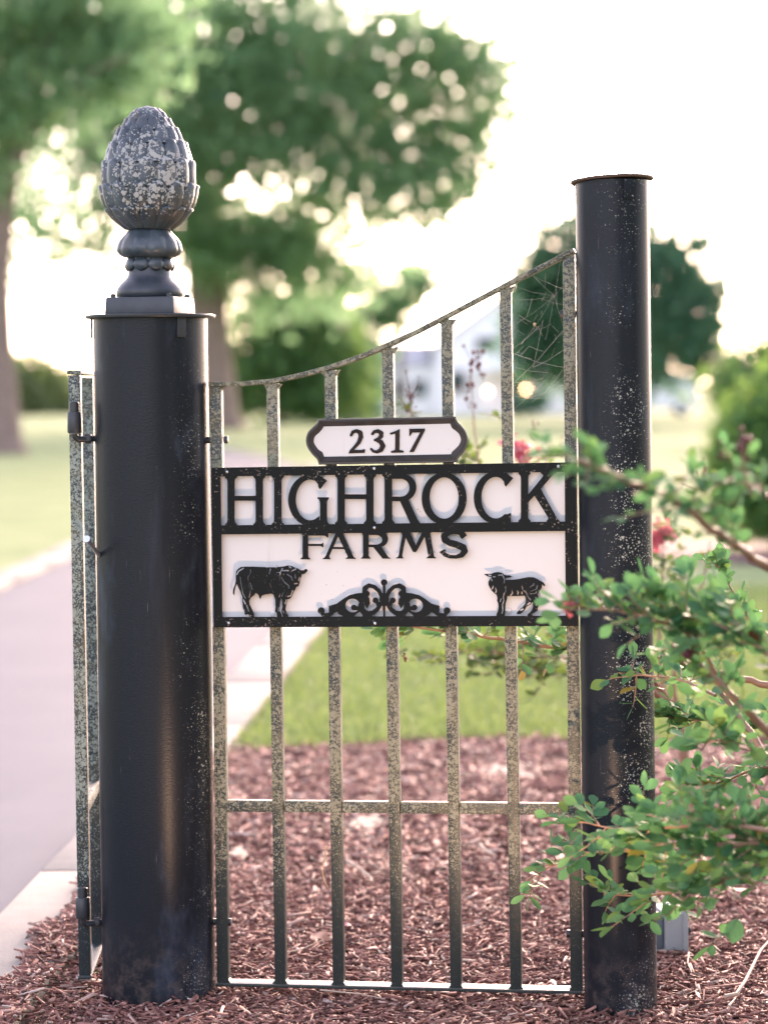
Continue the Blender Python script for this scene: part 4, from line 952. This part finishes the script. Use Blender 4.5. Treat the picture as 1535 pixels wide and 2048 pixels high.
bush('far_tree', 'pale hazy tree far off at the left edge', 60, 780, 210, [PL(60, 770, 210, 60, 50, 1), PL(110, 800, 211, 40, 40, .6), PL(-20, 790, 211, 60, 60, .6)], 3600, .5, M['pale'], 24, clump=.9)
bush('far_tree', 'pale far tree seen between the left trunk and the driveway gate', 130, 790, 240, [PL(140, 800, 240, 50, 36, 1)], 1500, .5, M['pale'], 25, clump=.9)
bush('far_tree', 'light green far tree at the right edge behind the clipped bush', 1500, 740, 60, [PL(1490, 780, 60, 60, 50, 1), PL(1560, 750, 60, 60, 60, 1)], 3200, .17, M['light'], 26, clump=.3)
bush('far_tree', 'sparse tall tree at the right edge against the sky', 1560, 650, 150, [PL(1570, 650, 150, 40, 90, 1), PL(1640, 640, 150, 90, 120, 1.5)], 3000, .33, M['oak'], 27)
# clipped bush at the right and its mulch ring
yb = 20.0; cb = P(1600, 900, yb)
bush('clipped_bush', 'dense rounded dark green clipped bush at the right edge of the lawn', 1600, 900, yb, [PL(1580, 900, yb, 160, 165, 2, .8), PL(1500, 960, yb, 85, 120, 1, .5), PL(1680, 880, yb, 160, 180, 1.6, .8)], 24000, .045, M['hedge'], 28, 'bush', .05, None, .07)
c = G(1420, 1100); v = [(c.x + .3, c.y, -.014)]; f = []
for i in range(30): a = 2 * math.pi * i / 30; k = 1 + .1 * math.sin(3 * a); v.append((c.x + .45 + .95 * k * math.cos(a), c.y + .3 + 1.6 * k * math.sin(a), -.022))
for i in range(30): f.append((0, 1 + i, 1 + (i + 1) % 30))
tag(mesh('mulch_ring', v, f, plain('weathered mulch', (.17, .105, .10), .9, 0, .5, 9, .1), None, True), kind='structure')

# ------------------------------------------------------------------ the white house and the van, far across the lawn
YH = 150.0; kh = YH / FPX
hc = P(1035, 831, YH); gz = -.03
house = empty('farmhouse', (hc.x, YH, gz)); tag(house, 'white farmhouse with a front gable and a lower grey roofed wing', 'house')
hw = 165 * kh; zE = P(1035, 690, YH).z - gz; zA = P(1035, 572, YH).z - gz
def pent(y0_, y1_, hw_, ze, za):
    q = [(-hw_, 0), (hw_, 0), (hw_, ze), (0, za), (-hw_, ze)]
    return MB().add([(x, y0_, z) for x, z in q] + [(x, y1_, z) for x, z in q], [(0, 1, 2, 3, 4), (9, 8, 7, 6, 5)] + [(i, 5 + i, 5 + (i + 1) % 5, (i + 1) % 5) for i in range(5)])
pent(0, 9, hw, zE, zA).build('wall', M['wallw'], house)
for s in (-1, 1):
    e = .35; sl = (zA - zE) / hw
    q = [(s * (hw + e), -.3, zE - e * sl + .02), (s * (hw + e), 9.3, zE - e * sl + .02), (0, 9.3, zA + .04), (0, -.3, zA + .04)]
    MB().hexa(q if s < 0 else q[::-1], [(a, b_, z + .16) for a, b_, z in (q if s < 0 else q[::-1])]).build('roof', M['roof'], house)
def win(x, z, ww, hh, y=-.03):
    o = MB().box((x - ww / 2 - .1, y - .05, z - hh / 2 - .1), (x + ww / 2 + .1, y + .04, z + hh / 2 + .1)).build('window', M['wallw'], house)
    MB().box((x - ww / 2, y - .09, z - hh / 2), (x + ww / 2, y - .052, z + hh / 2)).build('pane', M['glass'], o)
win((975 - 1035) * kh, P(0, 700, YH).z, 1.25, .7); win((1095 - 1035) * kh, P(0, 700, YH).z, 1.25, .7)
win((915 - 1035) * kh, P(0, 775, YH).z, .9, 1.2)
MB().box((-.55, -.10, 0), (.55, -.02, 2.1)).build('door', M['glass'], house)
for x in (-1.9, .75, 2.6): MB().lathe([(.11, 0), (.11, 2.35), (.16, 2.5)], 12, (x, -1.5, 0)).build('porch_post', M['wallw'], house, True)
MB().box((-2.2, -1.8, 2.5), (3.0, -.02, 2.68)).build('porch_roof', M['wallw'], house)
xw0, xw1 = (738 - 1035) * kh, -hw - .02; ze2 = P(0, 742, YH).z; zr2 = P(0, 695, YH).z
MB().box((xw0, 1, 0), (xw1, 7, ze2)).build('wing_wall', M['wallw'], house)
MB().add([(xw0 - .3, .7, ze2 + .01), (xw1, .7, ze2 + .01), (xw1, 4, zr2), (xw0 - .3, 4, zr2), (xw0 - .3, 7.3, ze2 + .01), (xw1, 7.3, ze2 + .01)], [(0, 1, 2, 3), (3, 2, 5, 4), (0, 3, 4), (1, 5, 2), (0, 4, 5, 1)]).build('wing_roof', M['roof'], house)
for x in (760, 800, 840): 
    o = MB().box(((x - 1035) * kh - .5, .93, 1.0), ((x - 1035) * kh + .5, .985, 2.2)).build('window', M['wallw'], house)
    MB().box(((x - 1035) * kh - .38, .89, 1.1), ((x - 1035) * kh + .38, .925, 2.1)).build('pane', M['glass'], o)
for (px, py, lab) in ((975, 783, 'glowing porch lamp on the white house, left of the two'), (1051, 779, 'glowing porch lamp on the white house, right of the two')):
    c = P(px, py, YH - 1.9); l = empty('porch_lamp', c); tag(l, lab, 'lamp', 'porch lamps on the house')
    bmh = MB().lathe([(.02, -.10), (.07, -.07), (.10, 0), (.07, .07), (.02, .10)], 12).build('globe', M['lamp'], l, True)
    MB().lathe([(.05, .10), (.02, .30)], 8).build('bracket', M['hinge'], l)
# evergreen hedge at the foot of the house
bush('foundation_shrub', 'low dark shrub at the foot of the white house', 1068, 805, 140, [PL(1066, 803, 140, 32, 16, 1)], 900, .16, M['dark'], 31, 'shrub', .05, None, .16)
# white van
YV = 132.0; kv = YV / FPX; vc = P(1300, 826, YV)
van = empty('parked_van', (vc.x, YV, -.03)); tag(van, 'white van parked on the far lawn, half hidden by the slim post', 'van')
pts = [(-2.4, .35), (2.45, .35), (2.5, .9), (2.45, 1.7), (2.3, 2.05), (2.0, 2.15), (-.9, 2.15), (-1.5, 1.95), (-2.0, 1.25), (-2.45, 1.05), (-2.5, .6)]
mb = MB(); nn = len(pts)
mb.add([(x, 0, z) for x, z in pts] + [(x, 1.8, z) for x, z in pts], [tuple(range(nn)), tuple(range(2 * nn - 1, nn - 1, -1))] + [(i, nn + i, nn + (i + 1) % nn, (i + 1) % nn) for i in range(nn)]); mb.build('body', M['vanpaint'], van, bevel=.08)
MB().hexa([(-1.75, -.012, 1.25), (-.75, -.012, 1.25), (-.75, -.012, 1.9), (-1.35, -.012, 1.9)], [(-1.75, -.004, 1.25), (-.75, -.004, 1.25), (-.75, -.004, 1.9), (-1.35, -.004, 1.9)]).build('window', M['glass'], van)
for x in (-1.6, 1.6):
    for y in (-.02, 1.62):
        o = MB().lathe([(.2, 0), (.34, .02), (.34, .18), (.2, .2)], 24).build('wheel', M['blackrub'], van, True); o.rotation_euler = (R(-90), 0, 0); o.location = (x, y, .34)
        MB().lathe([(.2, -.008), (.05, -.014)], 16).build('rim', M['galv'], o, True)

# ------------------------------------------------------------------ crape myrtles
def leaf_mesh(k):
    g = random.Random(100 + k); v = []; f = []; cv = g.uniform(-.25, .30); fold = g.uniform(.10, .30); tw = g.uniform(-.25, .25)
    prof = [(0, .03), (.12, .12), (.3, .235), (.5, .30), (.7, .29), (.86, .19), (1.0, .02)]
    for t, wv in prof:
        for s in (-1, 0, 1):
            z = cv * t * t * .8 + fold * abs(s) * wv + tw * s * wv * t
            v.append((s * wv * (1 + .06 * math.sin(9 * t + k)), t, z))
    for j in range(len(prof) - 1):
        for i in range(2): a = 3 * j + i; f.append((a, a + 1, a + 4, a + 3))
    return v, f
LEAFV = [leaf_mesh(k) for k in range(6)]
class Shrub:
    def __init__(s, name, label, base, mat, seed, cat='shrub'):
        s.root = tag(empty(name, base), label, cat); s.b = Vector(base); s.mat = mat; s.g = random.Random(seed); s.leaves = []; s.tw = MB(); s.meshes = []
        for k in range(6):
            me = bpy.data.meshes.new('leaf'); me.from_pydata(*[LEAFV[k][0], [], LEAFV[k][1]]); me.update(); me.polygons.foreach_set('use_smooth', [True] * len(me.polygons)); me.materials.append(mat); s.meshes.append(me)
    def branch(s, pts, r0, r1):
        P_ = [Vector(p) - s.b for p in pts]; n = len(P_)
        if n > 2:                # soften the polyline
            Q = []
            for i in range(n - 1):
                a = P_[max(0, i - 1)]; b_ = P_[i]; c = P_[i + 1]; d = P_[min(n - 1, i + 2)]
                for k in range(5): t = k / 5; Q.append(.5 * (2 * b_ + (c - a) * t + (2 * a - 5 * b_ + 4 * c - d) * t * t + (3 * b_ - a - 3 * c + d) * t ** 3))
            Q.append(P_[-1]); P_ = Q
        n = len(P_); j = r0 * .25
        P_ = [p + Vector((s.g.uniform(-j, j), s.g.uniform(-j, j), s.g.uniform(-j, j))) for p in P_]
        MB().tube(P_, [r0 + (r1 - r0) * i / (n - 1) for i in range(n)], 8).build('branch', M['stem'], s.root, True, 80)
        return [p + s.b for p in P_]
    def leaf(s, p, d, size):
        g = s.g; d = Vector(d).normalized(); up = Vector((g.gauss(0, .55), g.gauss(-.25, .55), 1)).normalized()
        x = d.cross(up); x = x.normalized() if x.length > .05 else Vector((1, 0, 0)); z = x.cross(d)
        m_ = Matrix((x, d, z)).transposed().to_4x4() @ Matrix.Diagonal((size, size, size, 1)); m_.translation = Vector(p)
        s.leaves.append((m_, size / max(1.0, p.y), g.randrange(6)))
    def sprig(s, p, d, length, n, size):
        g = s.g; d = Vector(d).normalized(); p = Vector(p); pts = [p.copy()]; q = p.copy(); dd = d.copy(); k = 6
        for i in range(k):
            dd = (dd + Vector((g.gauss(0, .10), g.gauss(0, .10), g.gauss(0, .10)))).normalized(); q = q + dd * (length / k); pts.append(q.copy())
        s.tw.tube([a - s.b for a in pts], [.0016 - .0009 * i / k for i in range(k + 1)], 5)
        for i in range(n):
            t = (i + .6) / n * k; a = pts[int(min(k - 1, t))].lerp(pts[int(min(k - 1, t)) + 1], t - int(min(k - 1, t))); tt = (pts[min(k, int(t) + 1)] - pts[min(k - 1, int(t))]).normalized()
            side = tt.cross(Vector((g.gauss(0, .3), g.gauss(0, .3), 1))).normalized() * (1 if i % 2 else -1)
            ld = tt * g.uniform(.25, .75) + side * g.uniform(.6, 1.0) + Vector((0, 0, g.gauss(0.05, .25)))
            s.leaf(a, ld, size * g.uniform(.65, 1.2) * (1 - .25 * (i / n)))
        s.leaf(pts[-1], dd + Vector((g.gauss(0, .2), g.gauss(0, .2), g.gauss(0, .2))), size * .8)
    def along(s, pts, t0, t1, count, length, n, size, bias=(0, 0, 0)):
        g = s.g; L = len(pts) - 1; count = max(3, int(count * 1.35))
        for i in range(count):
            t = (t0 + (t1 - t0) * (i + g.random()) / count) * L; k = min(L - 1, int(t)); a = pts[k].lerp(pts[k + 1], t - k); tt = (pts[k + 1] - pts[k]).normalized()
            d = tt * g.uniform(.3, 1.0) + Vector((g.gauss(0, .6), g.gauss(0, .5), g.gauss(.1, .6))) + Vector(bias)
            s.sprig(a, d, length * g.uniform(.6, 1.3), max(3, int(n * g.uniform(.7, 1.3))), size)
    def pod(s, p, k, r_, name='seed_head', mat=None, spread=.02):
        mb = MB(); g = s.g
        for i in range(k):
            c = Vector(p) - s.b + Vector((g.gauss(0, spread), g.gauss(0, spread), g.gauss(0, spread * 1.4))); q = r_ * g.uniform(.7, 1.2)
            mb.lathe([(q * .2, -q), (q * .85, -q * .5), (q, 0), (q * .8, q * .6), (q * .15, q)], 7, tuple(c))
            mb.tube([c, Vector(p) - s.b + Vector((0, 0, -spread * 2))], .0008, 4)
        return mb.build(name, mat or M['seed'], s.root, True, 80)
    def flower(s, p, n, spread):
        g = s.g; V = []; F = []
        for i in range(n):
            c = Vector(p) - s.b + Vector((g.gauss(0, spread), g.gauss(0, spread), g.gauss(0, spread))); a = Vector((g.gauss(0, 1), g.gauss(0, 1), g.gauss(0, 1))).normalized(); b_ = a.cross(Vector((g.gauss(0, 1), g.gauss(0, 1), g.gauss(0, 1)))).normalized(); q = g.uniform(.006, .012); nn_ = a.cross(b_) * q * .4
            k = len(V); V += [c - a * q, c + b_ * q + nn_, c + a * q, c - b_ * q + nn_]; F.append((k, k + 1, k + 2, k + 3))
        npmesh('blossom', V, F, M['flower'], s.root)
    def finish(s, keep=300):
        s.tw.build('twigs', M['stem'], s.root, True, 80)['kind'] = 'stuff'
        def vis(m_):
            q = m_.translation - CAM; z = q.dot(fwd); x = 767.5 + q.dot(rgt) / z * FPX; y = 1024 - q.dot(upv) / z * FPX
            return -20 < x < 1555 and -20 < y < 2068
        order = sorted(range(len(s.leaves)), key=lambda i: -(s.leaves[i][1] if vis(s.leaves[i][0]) else 0)); tb = Matrix.Translation(-s.b)
        for i in order[:keep]:
            m_, _, k = s.leaves[i]; o = bpy.data.objects.new('leaf', s.meshes[k]); C.objects.link(o); o.parent = s.root; o.matrix_basis = tb @ m_
        V = []; F = []
        for i in order[keep:]:
            m_, _, k = s.leaves[i]; n_ = len(V); mm = tb @ m_; V += [tuple(mm @ Vector(p)) for p in LEAFV[k][0]]; F += [tuple(n_ + a for a in q) for q in LEAFV[k][1]]
        if V: o = npmesh('foliage', V, F, s.mat, s.root, True); o['kind'] = 'stuff'
        return len(s.leaves)

# the near one, reaching in from the right, partly in front of the slim post
fb = Vector((1.18, 4.75, -.012))
A1 = Shrub('crape_myrtle', 'leafy green crape myrtle reaching in from the right in front of the slim post', fb, M['myrtle'], 5)
hub = Vector((1.08, 4.72, .42)); hub2 = Vector((1.02, 4.70, .72))
A1.branch([fb, (1.14, 4.74, .2), hub, hub2, P(1640, 1180, 4.5)], .022, .010)
LS_ = .042
b1 = A1.branch([hub2, P(1560, 1150, 3.9), P(1480, 1095, 3.75), P(1420, 1055, 3.65), P(1340, 995, 3.6), P(1260, 965, 3.55), P(1180, 930, 3.5), P(1135, 915, 3.48)], .009, .0016)
A1.along(b1, .55, 1.0, 12, .045, 4, LS_ * .78, (-.15, -.1, .1)); A1.along(b1, .25, .6, 11, .07, 5, LS_ * .8, (0, 0, .35))
b2 = A1.branch([hub, P(1620, 1560, 4.45), P(1535, 1465, 4.35), P(1470, 1400, 4.3), P(1420, 1350, 4.3), P(1375, 1312, 4.3), P(1342, 1292, 4.32)], .009, .0045)
b2b = A1.branch([hub, P(1600, 1600, 4.6), P(1535, 1520, 4.7), P(1490, 1450, 4.75), P(1430, 1375, 4.8)], .009, .004)
b3_ = A1.branch([P(1430, 1345, 4.25), P(1380, 1270, 4.2), P(1300, 1235, 4.15), P(1220, 1220, 4.2), P(1150, 1205, 4.25)], .004, .0013)
A1.along(b3_, .15, 1.0, 19, .06, 5, LS_ * .9, (-.2, 0, .15)); 
b4 = A1.branch([P(1560, 1330, 4.1), P(1480, 1270, 4.1), P(1400, 1240, 4.15), P(1320, 1215, 4.2)], .004, .0015)
A1.along(b4, .0, 1.0, 22, .075, 6, LS_ * .95, (-.1, 0, .2))
A1.along(b2, .45, 1.0, 12, .06, 5, LS_ * .9, (-.1, 0, .1))
b5 = A1.branch([P(1430, 1390, 4.75), P(1360, 1360, 4.85), P(1300, 1352, 4.92), P(1235, 1345, 4.95)], .0035, .001)
A1.along(b5, .05, .9, 8, .05, 4, LS_ * .9); A1.sprig(P(1300, 1352, 4.92), Vector((-1, 0, .1)), .085, 7, LS_ * 1.05)
# low sweep in front of the posts
b6 = A1.branch([hub, P(1620, 1690, 4.35), P(1535, 1685, 4.3), P(1430, 1690, 4.35), P(1320, 1690, 4.5), P(1230, 1700, 4.75), P(1140, 1715, 4.95), P(1050, 1760, 5.02)], .007, .0011)
A1.along(b6, .2, .62, 26, .085, 7, LS_ * .95, (-.1, 0, .05)); A1.along(b6, .62, .97, 11, .055, 5, LS_ * .95, (-.2, 0, .05))
b7 = A1.branch([P(1535, 1720, 4.35), P(1450, 1760, 4.4), P(1370, 1780, 4.5), P(1290, 1790, 4.75), P(1205, 1790, 4.9)], .005, .001)
A1.along(b7, .0, .65, 20, .08, 7, LS_ * .95, (-.1, 0, .05)); A1.along(b7, .65, 1.0, 7, .06, 6, LS_ * .95, (-.3, 0, -.1))
b8 = A1.branch([P(1535, 1660, 4.2), P(1440, 1650, 4.25), P(1340, 1655, 4.4), P(1250, 1660, 4.6), P(1140, 1640, 4.8)], .004, .001)
A1.along(b8, .1, 1.0, 24, .075, 6, LS_ * .9, (-.1, 0, .05))
A1.sprig(P(1320, 1790, 4.75), Vector((-.8, -.2, -.5)), .11, 8, LS_ * 1.15); A1.sprig(P(1480, 1830, 4.6), Vector((-.5, 0, -.6)), .08, 5, LS_ * 1.2)
# sharper sprays beside and behind the slim post
b9 = A1.branch([hub, P(1600, 1480, 5.1), P(1535, 1455, 5.25), P(1450, 1440, 5.3), P(1370, 1440, 5.3), P(1335, 1435, 5.3)], .005, .001)
A1.along(b9, .35, 1.0, 15, .05, 6, LS_ * .95, (-.2, 0, 0))
b10 = A1.branch([P(1560, 1530, 5.1), P(1490, 1545, 5.2), P(1420, 1570, 5.25), P(1355, 1560, 5.25)], .004, .001)
A1.along(b10, .0, 1.0, 17, .055, 6, LS_ * .98, (-.1, 0, .05))
b11 = A1.branch([hub2, P(1600, 1400, 5.4), P(1535, 1372, 5.5), P(1450, 1350, 5.55), P(1380, 1330, 5.55), P(1300, 1312, 5.55), P(1220, 1305, 5.55), P(1130, 1296, 5.55), P(1020, 1282, 5.55), P(930, 1266, 5.55), P(830, 1254, 5.55), P(790, 1246, 5.55)], .009, .0018)
A1.along(b11, .3, .62, 16, .06, 6, LS_ * .85); A1.along(b11, .58, 1.0, 24, .055, 6, LS_ * .95, (0, 0, .1)); A1.sprig(P(830, 1254, 5.55), Vector((-1, 0, .1)), .07, 6, LS_ * 1.1); A1.sprig(P(940, 1268, 5.55), Vector((-.9, 0, .3)), .06, 6, LS_)
b12 = A1.branch([P(1560, 1290, 5.2), P(1500, 1240, 5.3), P(1465, 1185, 5.3), P(1440, 1135, 5.3)], .004, .001)
A1.along(b12, .1, 1.0, 11, .05, 6, LS_ * .8)
b13 = A1.branch([P(1560, 1480, 4.5), P(1500, 1500, 4.45), P(1430, 1480, 4.45), P(1400, 1500, 4.5)], .003, .001)
A1.along(b13, 0, 1, 11, .06, 5, LS_ * 1.05)
b14 = A1.branch([hub2, P(1580, 1040, 3.7), P(1530, 985, 3.7), P(1470, 960, 3.65), P(1420, 975, 3.6)], .004, .001)
A1.along(b14, .4, 1, 9, .05, 4, LS_ * .7, (0, 0, -.1))
for (px, py, d_, k, r_, sp_) in ((1486, 885, 3.6, 9, .005, .012), (1440, 905, 3.6, 4, .004, .006), (1405, 955, 4.4, 14, .0018, .012), (1140, 1195, 4.2, 6, .0035, .008), (1330, 1015, 4.4, 6, .002, .01)): A1.pod(P(px, py, d_), k, r_, spread=sp_)
A1.tw.tube([P(1486, 890, 3.6) - fb, P(1484, 930, 3.6) - fb, P(1500, 990, 3.65) - fb], .0025, 6)
A1.flower(P(1135, 1215, 4.22), 7, .004)
A1.pod(P(810, 1317, 5.5), 9, .0022, spread=.0035); A1.tw.tube([P(806, 1306, 5.5) - fb, P(800, 1285, 5.52) - fb, P(830, 1258, 5.55) - fb], .0007, 4)
A1.pod(P(1385, 1285, 4.15), 5, .009, 'withered_blossom', M['seed'], .008)
for i in range(70):              # the rest of the bush, outside the picture
    a = Vector((A1.g.uniform(.95, 1.5), A1.g.uniform(4.3, 5.3), A1.g.uniform(.35, 1.25))); A1.sprig(a, Vector((A1.g.gauss(.2, .6), A1.g.gauss(0, .6), A1.g.gauss(.3, .5))), .10, 8, LS_)
    A1.tw.tube([a - fb, (a - fb).lerp(hub2 - fb, .5) + Vector((0, 0, .05)), hub2 - fb], [.0015, .0025, .004], 5)
print('near shrub leaves', A1.finish())

# the flowering one beyond the gate
rb = Vector((.86, 7.3, -.012))
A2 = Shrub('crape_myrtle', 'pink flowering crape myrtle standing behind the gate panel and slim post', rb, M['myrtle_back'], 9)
h0 = Vector((.82, 7.3, .30))
A2.branch([rb, h0], .018, .014)
for pts in ([P(1290, 1400, 7.3), P(1200, 1330, 7.0), P(1050, 1310, 6.9), P(930, 1300, 6.9), P(885, 1305, 6.9)], [P(1300, 1350, 7.2), P(1180, 1250, 7.0), P(1100, 1100, 7.0), P(1060, 960, 7.0), P(1045, 880, 7.0)],
            [P(1320, 1350, 7.3), P(1320, 1200, 7.4), P(1325, 1120, 7.4), P(1320, 1070, 7.4)], [P(1250, 1300, 7.2), P(1080, 1150, 7.2), P(980, 1000, 7.2), P(950, 880, 7.2), P(942, 730, 7.2)],
            [P(1230, 1320, 7.1), P(1000, 1180, 7.0), P(880, 1000, 7.0), P(830, 880, 7.0), P(818, 770, 7.0)], [P(1350, 1330, 7.3), P(1400, 1180, 7.4), P(1420, 1080, 7.4)], [P(1200, 1280, 7.1), P(1100, 1050, 6.8), P(1090, 900, 6.8)]):
    A2.branch([h0] + pts, .008, .0012)
def blob(px, py, d_, rx, ry, n, size=.030):
    for i in range(n):
        p = P(px + A2.g.gauss(0, rx), py + A2.g.gauss(0, ry), d_ + A2.g.gauss(0, .12)); A2.sprig(p, Vector((A2.g.gauss(-.3, .7), A2.g.gauss(0, .4), A2.g.gauss(.1, .4))), .06, 6, size)
blob(1000, 1318, 6.9, 62, 15, 34, .038); blob(1085, 1345, 6.9, 30, 16, 16, .038); blob(1180, 1310, 7.0, 50, 30, 8)
blob(945, 905, 7.1, 22, 28, 9, .034); blob(1090, 900, 7.0, 26, 18, 5); blob(1330, 1115, 7.4, 26, 30, 12); blob(1380, 1140, 7.4, 30, 30, 7); blob(1420, 1050, 7.4, 30, 30, 5); blob(830, 812, 7.0, 14, 10, 2, .03); blob(1010, 840, 6.8, 3, 3, 1, .03)
blob(1360, 1250, 7.3, 60, 40, 16); blob(1450, 1330, 7.3, 60, 40, 14)
A2.flower(P(1040, 905, 7.0), 100, .017); A2.flower(P(1322, 1062, 7.4), 90, .016); A2.flower(P(1308, 1085, 7.4), 40, .012)
for (px, py, k, r_, sp_) in ((945, 705, 8, .006, .014), (955, 725, 6, .006, .012), (935, 770, 6, .006, .012), (965, 745, 4, .005, .01), (820, 780, 10, .003, .014), (815, 805, 8, .003, .014), (938, 804, 2, .004, .01), (953, 805, 2, .004, .008), (1066, 852, 3, .003, .008), (1062, 866, 2, .003, .006), (1118, 880, 3, .003, .008)): A2.pod(P(px, py, 7.0), k, r_, spread=sp_)
print('back shrub leaves', A2.finish())

# ------------------------------------------------------------------ litter on the mulch and threads on the gate
def stick(pts, r_, label):
    W_ = [G(*p, .012) for p in pts]; b = W_[0]; mb = MB().tube([q - b for q in W_], [r_ * (1 - .5 * i / (len(W_) - 1)) for i in range(len(W_))], 7)
    o = mb.build('fallen_twig', M['twig'], None, True, 80); o.location = b; tag(o, label, 'twig', 'twigs lying on the mulch')
stick([(1448, 1993), (1472, 1988), (1490, 1960), (1520, 1900), (1538, 1880)], .0045, 'long pale crooked twig on the mulch at the right edge')
stick([(692, 1720), (720, 1738), (742, 1756), (743, 1763)], .004, 'pale thick twig on the mulch between the third and fourth bars')
stick([(572, 1905), (600, 1900), (640, 1882), (664, 1872)], .002, 'thin curved pale twig on the mulch between the second and third bars')
stick([(958, 1690), (972, 1702), (990, 1712)], .005, 'short pale bowed twig on the mulch seen between the fifth and sixth bars')
stick([(1376, 1905), (1374, 1925), (1382, 1945)], .0022, 'small forked twig on the mulch right of the slim post')
stick([(1456, 2012), (1470, 1996)], .003, 'stubby white twig on the mulch at the lower right')
stick([(640, 1980), (720, 1988), (770, 1998)], .0016, 'thin dark stem lying under the bottom rail of the gate')
# a dry straw caught in the web
sw = MB().tube([Vector((GP(*p, .004)[0], -.004, GP(*p, .004)[1])) for p in ((651, 1688), (650, 1712), (644, 1742), (648, 1760), (657, 1778))], [.0004, .0016, .0008, .0015, .0005], 6).build('dry_straw', M['drygrass'], None, True); sw.location = g0; sw.rotation_euler = (0, 0, -GA)
tag(sw, 'dry straw hanging in the gate between the second and third bars', 'straw')
def dleaf(px, py, size, label, mat):
    c = G(px, py, .018); v_, f_ = LEAFV[2]; o = mesh('fallen_leaf', [(x * size * 1.5, y * size, z * size + .1 * size * math.sin(5 * y)) for x, y, z in v_], f_, mat, None, True); o.location = c; o.rotation_euler = (R(25), R(-15), rng.uniform(0, 6)); tag(o, label, 'leaf', 'dry leaves on the mulch')
dleaf(655, 1882, .045, 'curled rust red dead leaf behind the second bar', M['dryleaf']); dleaf(632, 1900, .04, 'pale dried leaf lying near the foot of the second bar', M['twig'])
dleaf(1465, 1783, .05, 'pale curled dead leaf at the right edge under the branches', M['twig']); dleaf(702, 1852, .022, 'tiny bright red leaf on the mulch', M['flower'])
# spider web between the last bar and the right stile
web = empty('spider_web', g0, -GA); tag(web, 'torn spider web strung between the last bar and the right stile', 'web')
g = random.Random(3); th = MB()
def thr(a, b_, r_=.00009):
    p, q = [Vector((GP(*x, -.010)[0], .010, GP(*x, -.010)[1])) for x in (a, b_)]; mid = (p + q) / 2 + Vector((0, 0, -(p - q).length * .04)); th.tube([p, mid, q], r_, 4)
hubw = (1108, 592)
for e in ((1024, 600), (1026, 650), (1060, 545), (1120, 520), (1126, 570), (1126, 655), (1090, 680), (1040, 690), (1022, 570)): thr(hubw, e)
for e in (((1022, 705), (1126, 735)), ((1022, 770), (1126, 660)), ((1085, 640), (1065, 735)), ((1065, 735), (1126, 700)), ((1030, 735), (1095, 745)), ((1040, 800), (1126, 770)), ((1030, 815), (1090, 760)), ((1022, 700), (1080, 650))): thr(*e, .00015)
for i in range(46): a = (g.uniform(1024, 1120), g.uniform(560, 800)); thr(a, (a[0] + g.gauss(0, 22), a[1] + g.gauss(0, 22)), .00007 + .0001 * g.random())
th.build('threads', M['web'], web)
u, z = GP(1068, 649, -.01); MB().lathe([(.0005, -.004), (.0028, -.001), (.0028, .002), (.0005, .004)], 8, (u, .010, z)).build('trapped_fly', M['drygrass'], web, True)

# ------------------------------------------------------------------ trees behind and to the right of the camera (the posts mirror them)
for k, (x, y, r_, lab) in enumerate(((4.6, -4.0, 2.6, 'broad leafy tree standing behind the viewer on the right'), (7.6, 1.2, 2.6, 'broad leafy tree standing to the right of the viewer'))):
    tree('garden_tree', lab, 'tree', (x, y, -.03), [((x, y, -.03), .25), ((x, y, 1.6), .18), ((x + .1, y, 3.6), .1)], [], [(Vector((x, y, 3.6)), r_, r_, 2.6, 2), (Vector((x - .6, y + .4, 2.2)), r_ * .8, r_ * .8, 1.6, 1)], 6000, .16, M['dark'], 40 + k, 'trees by the viewer', .35)
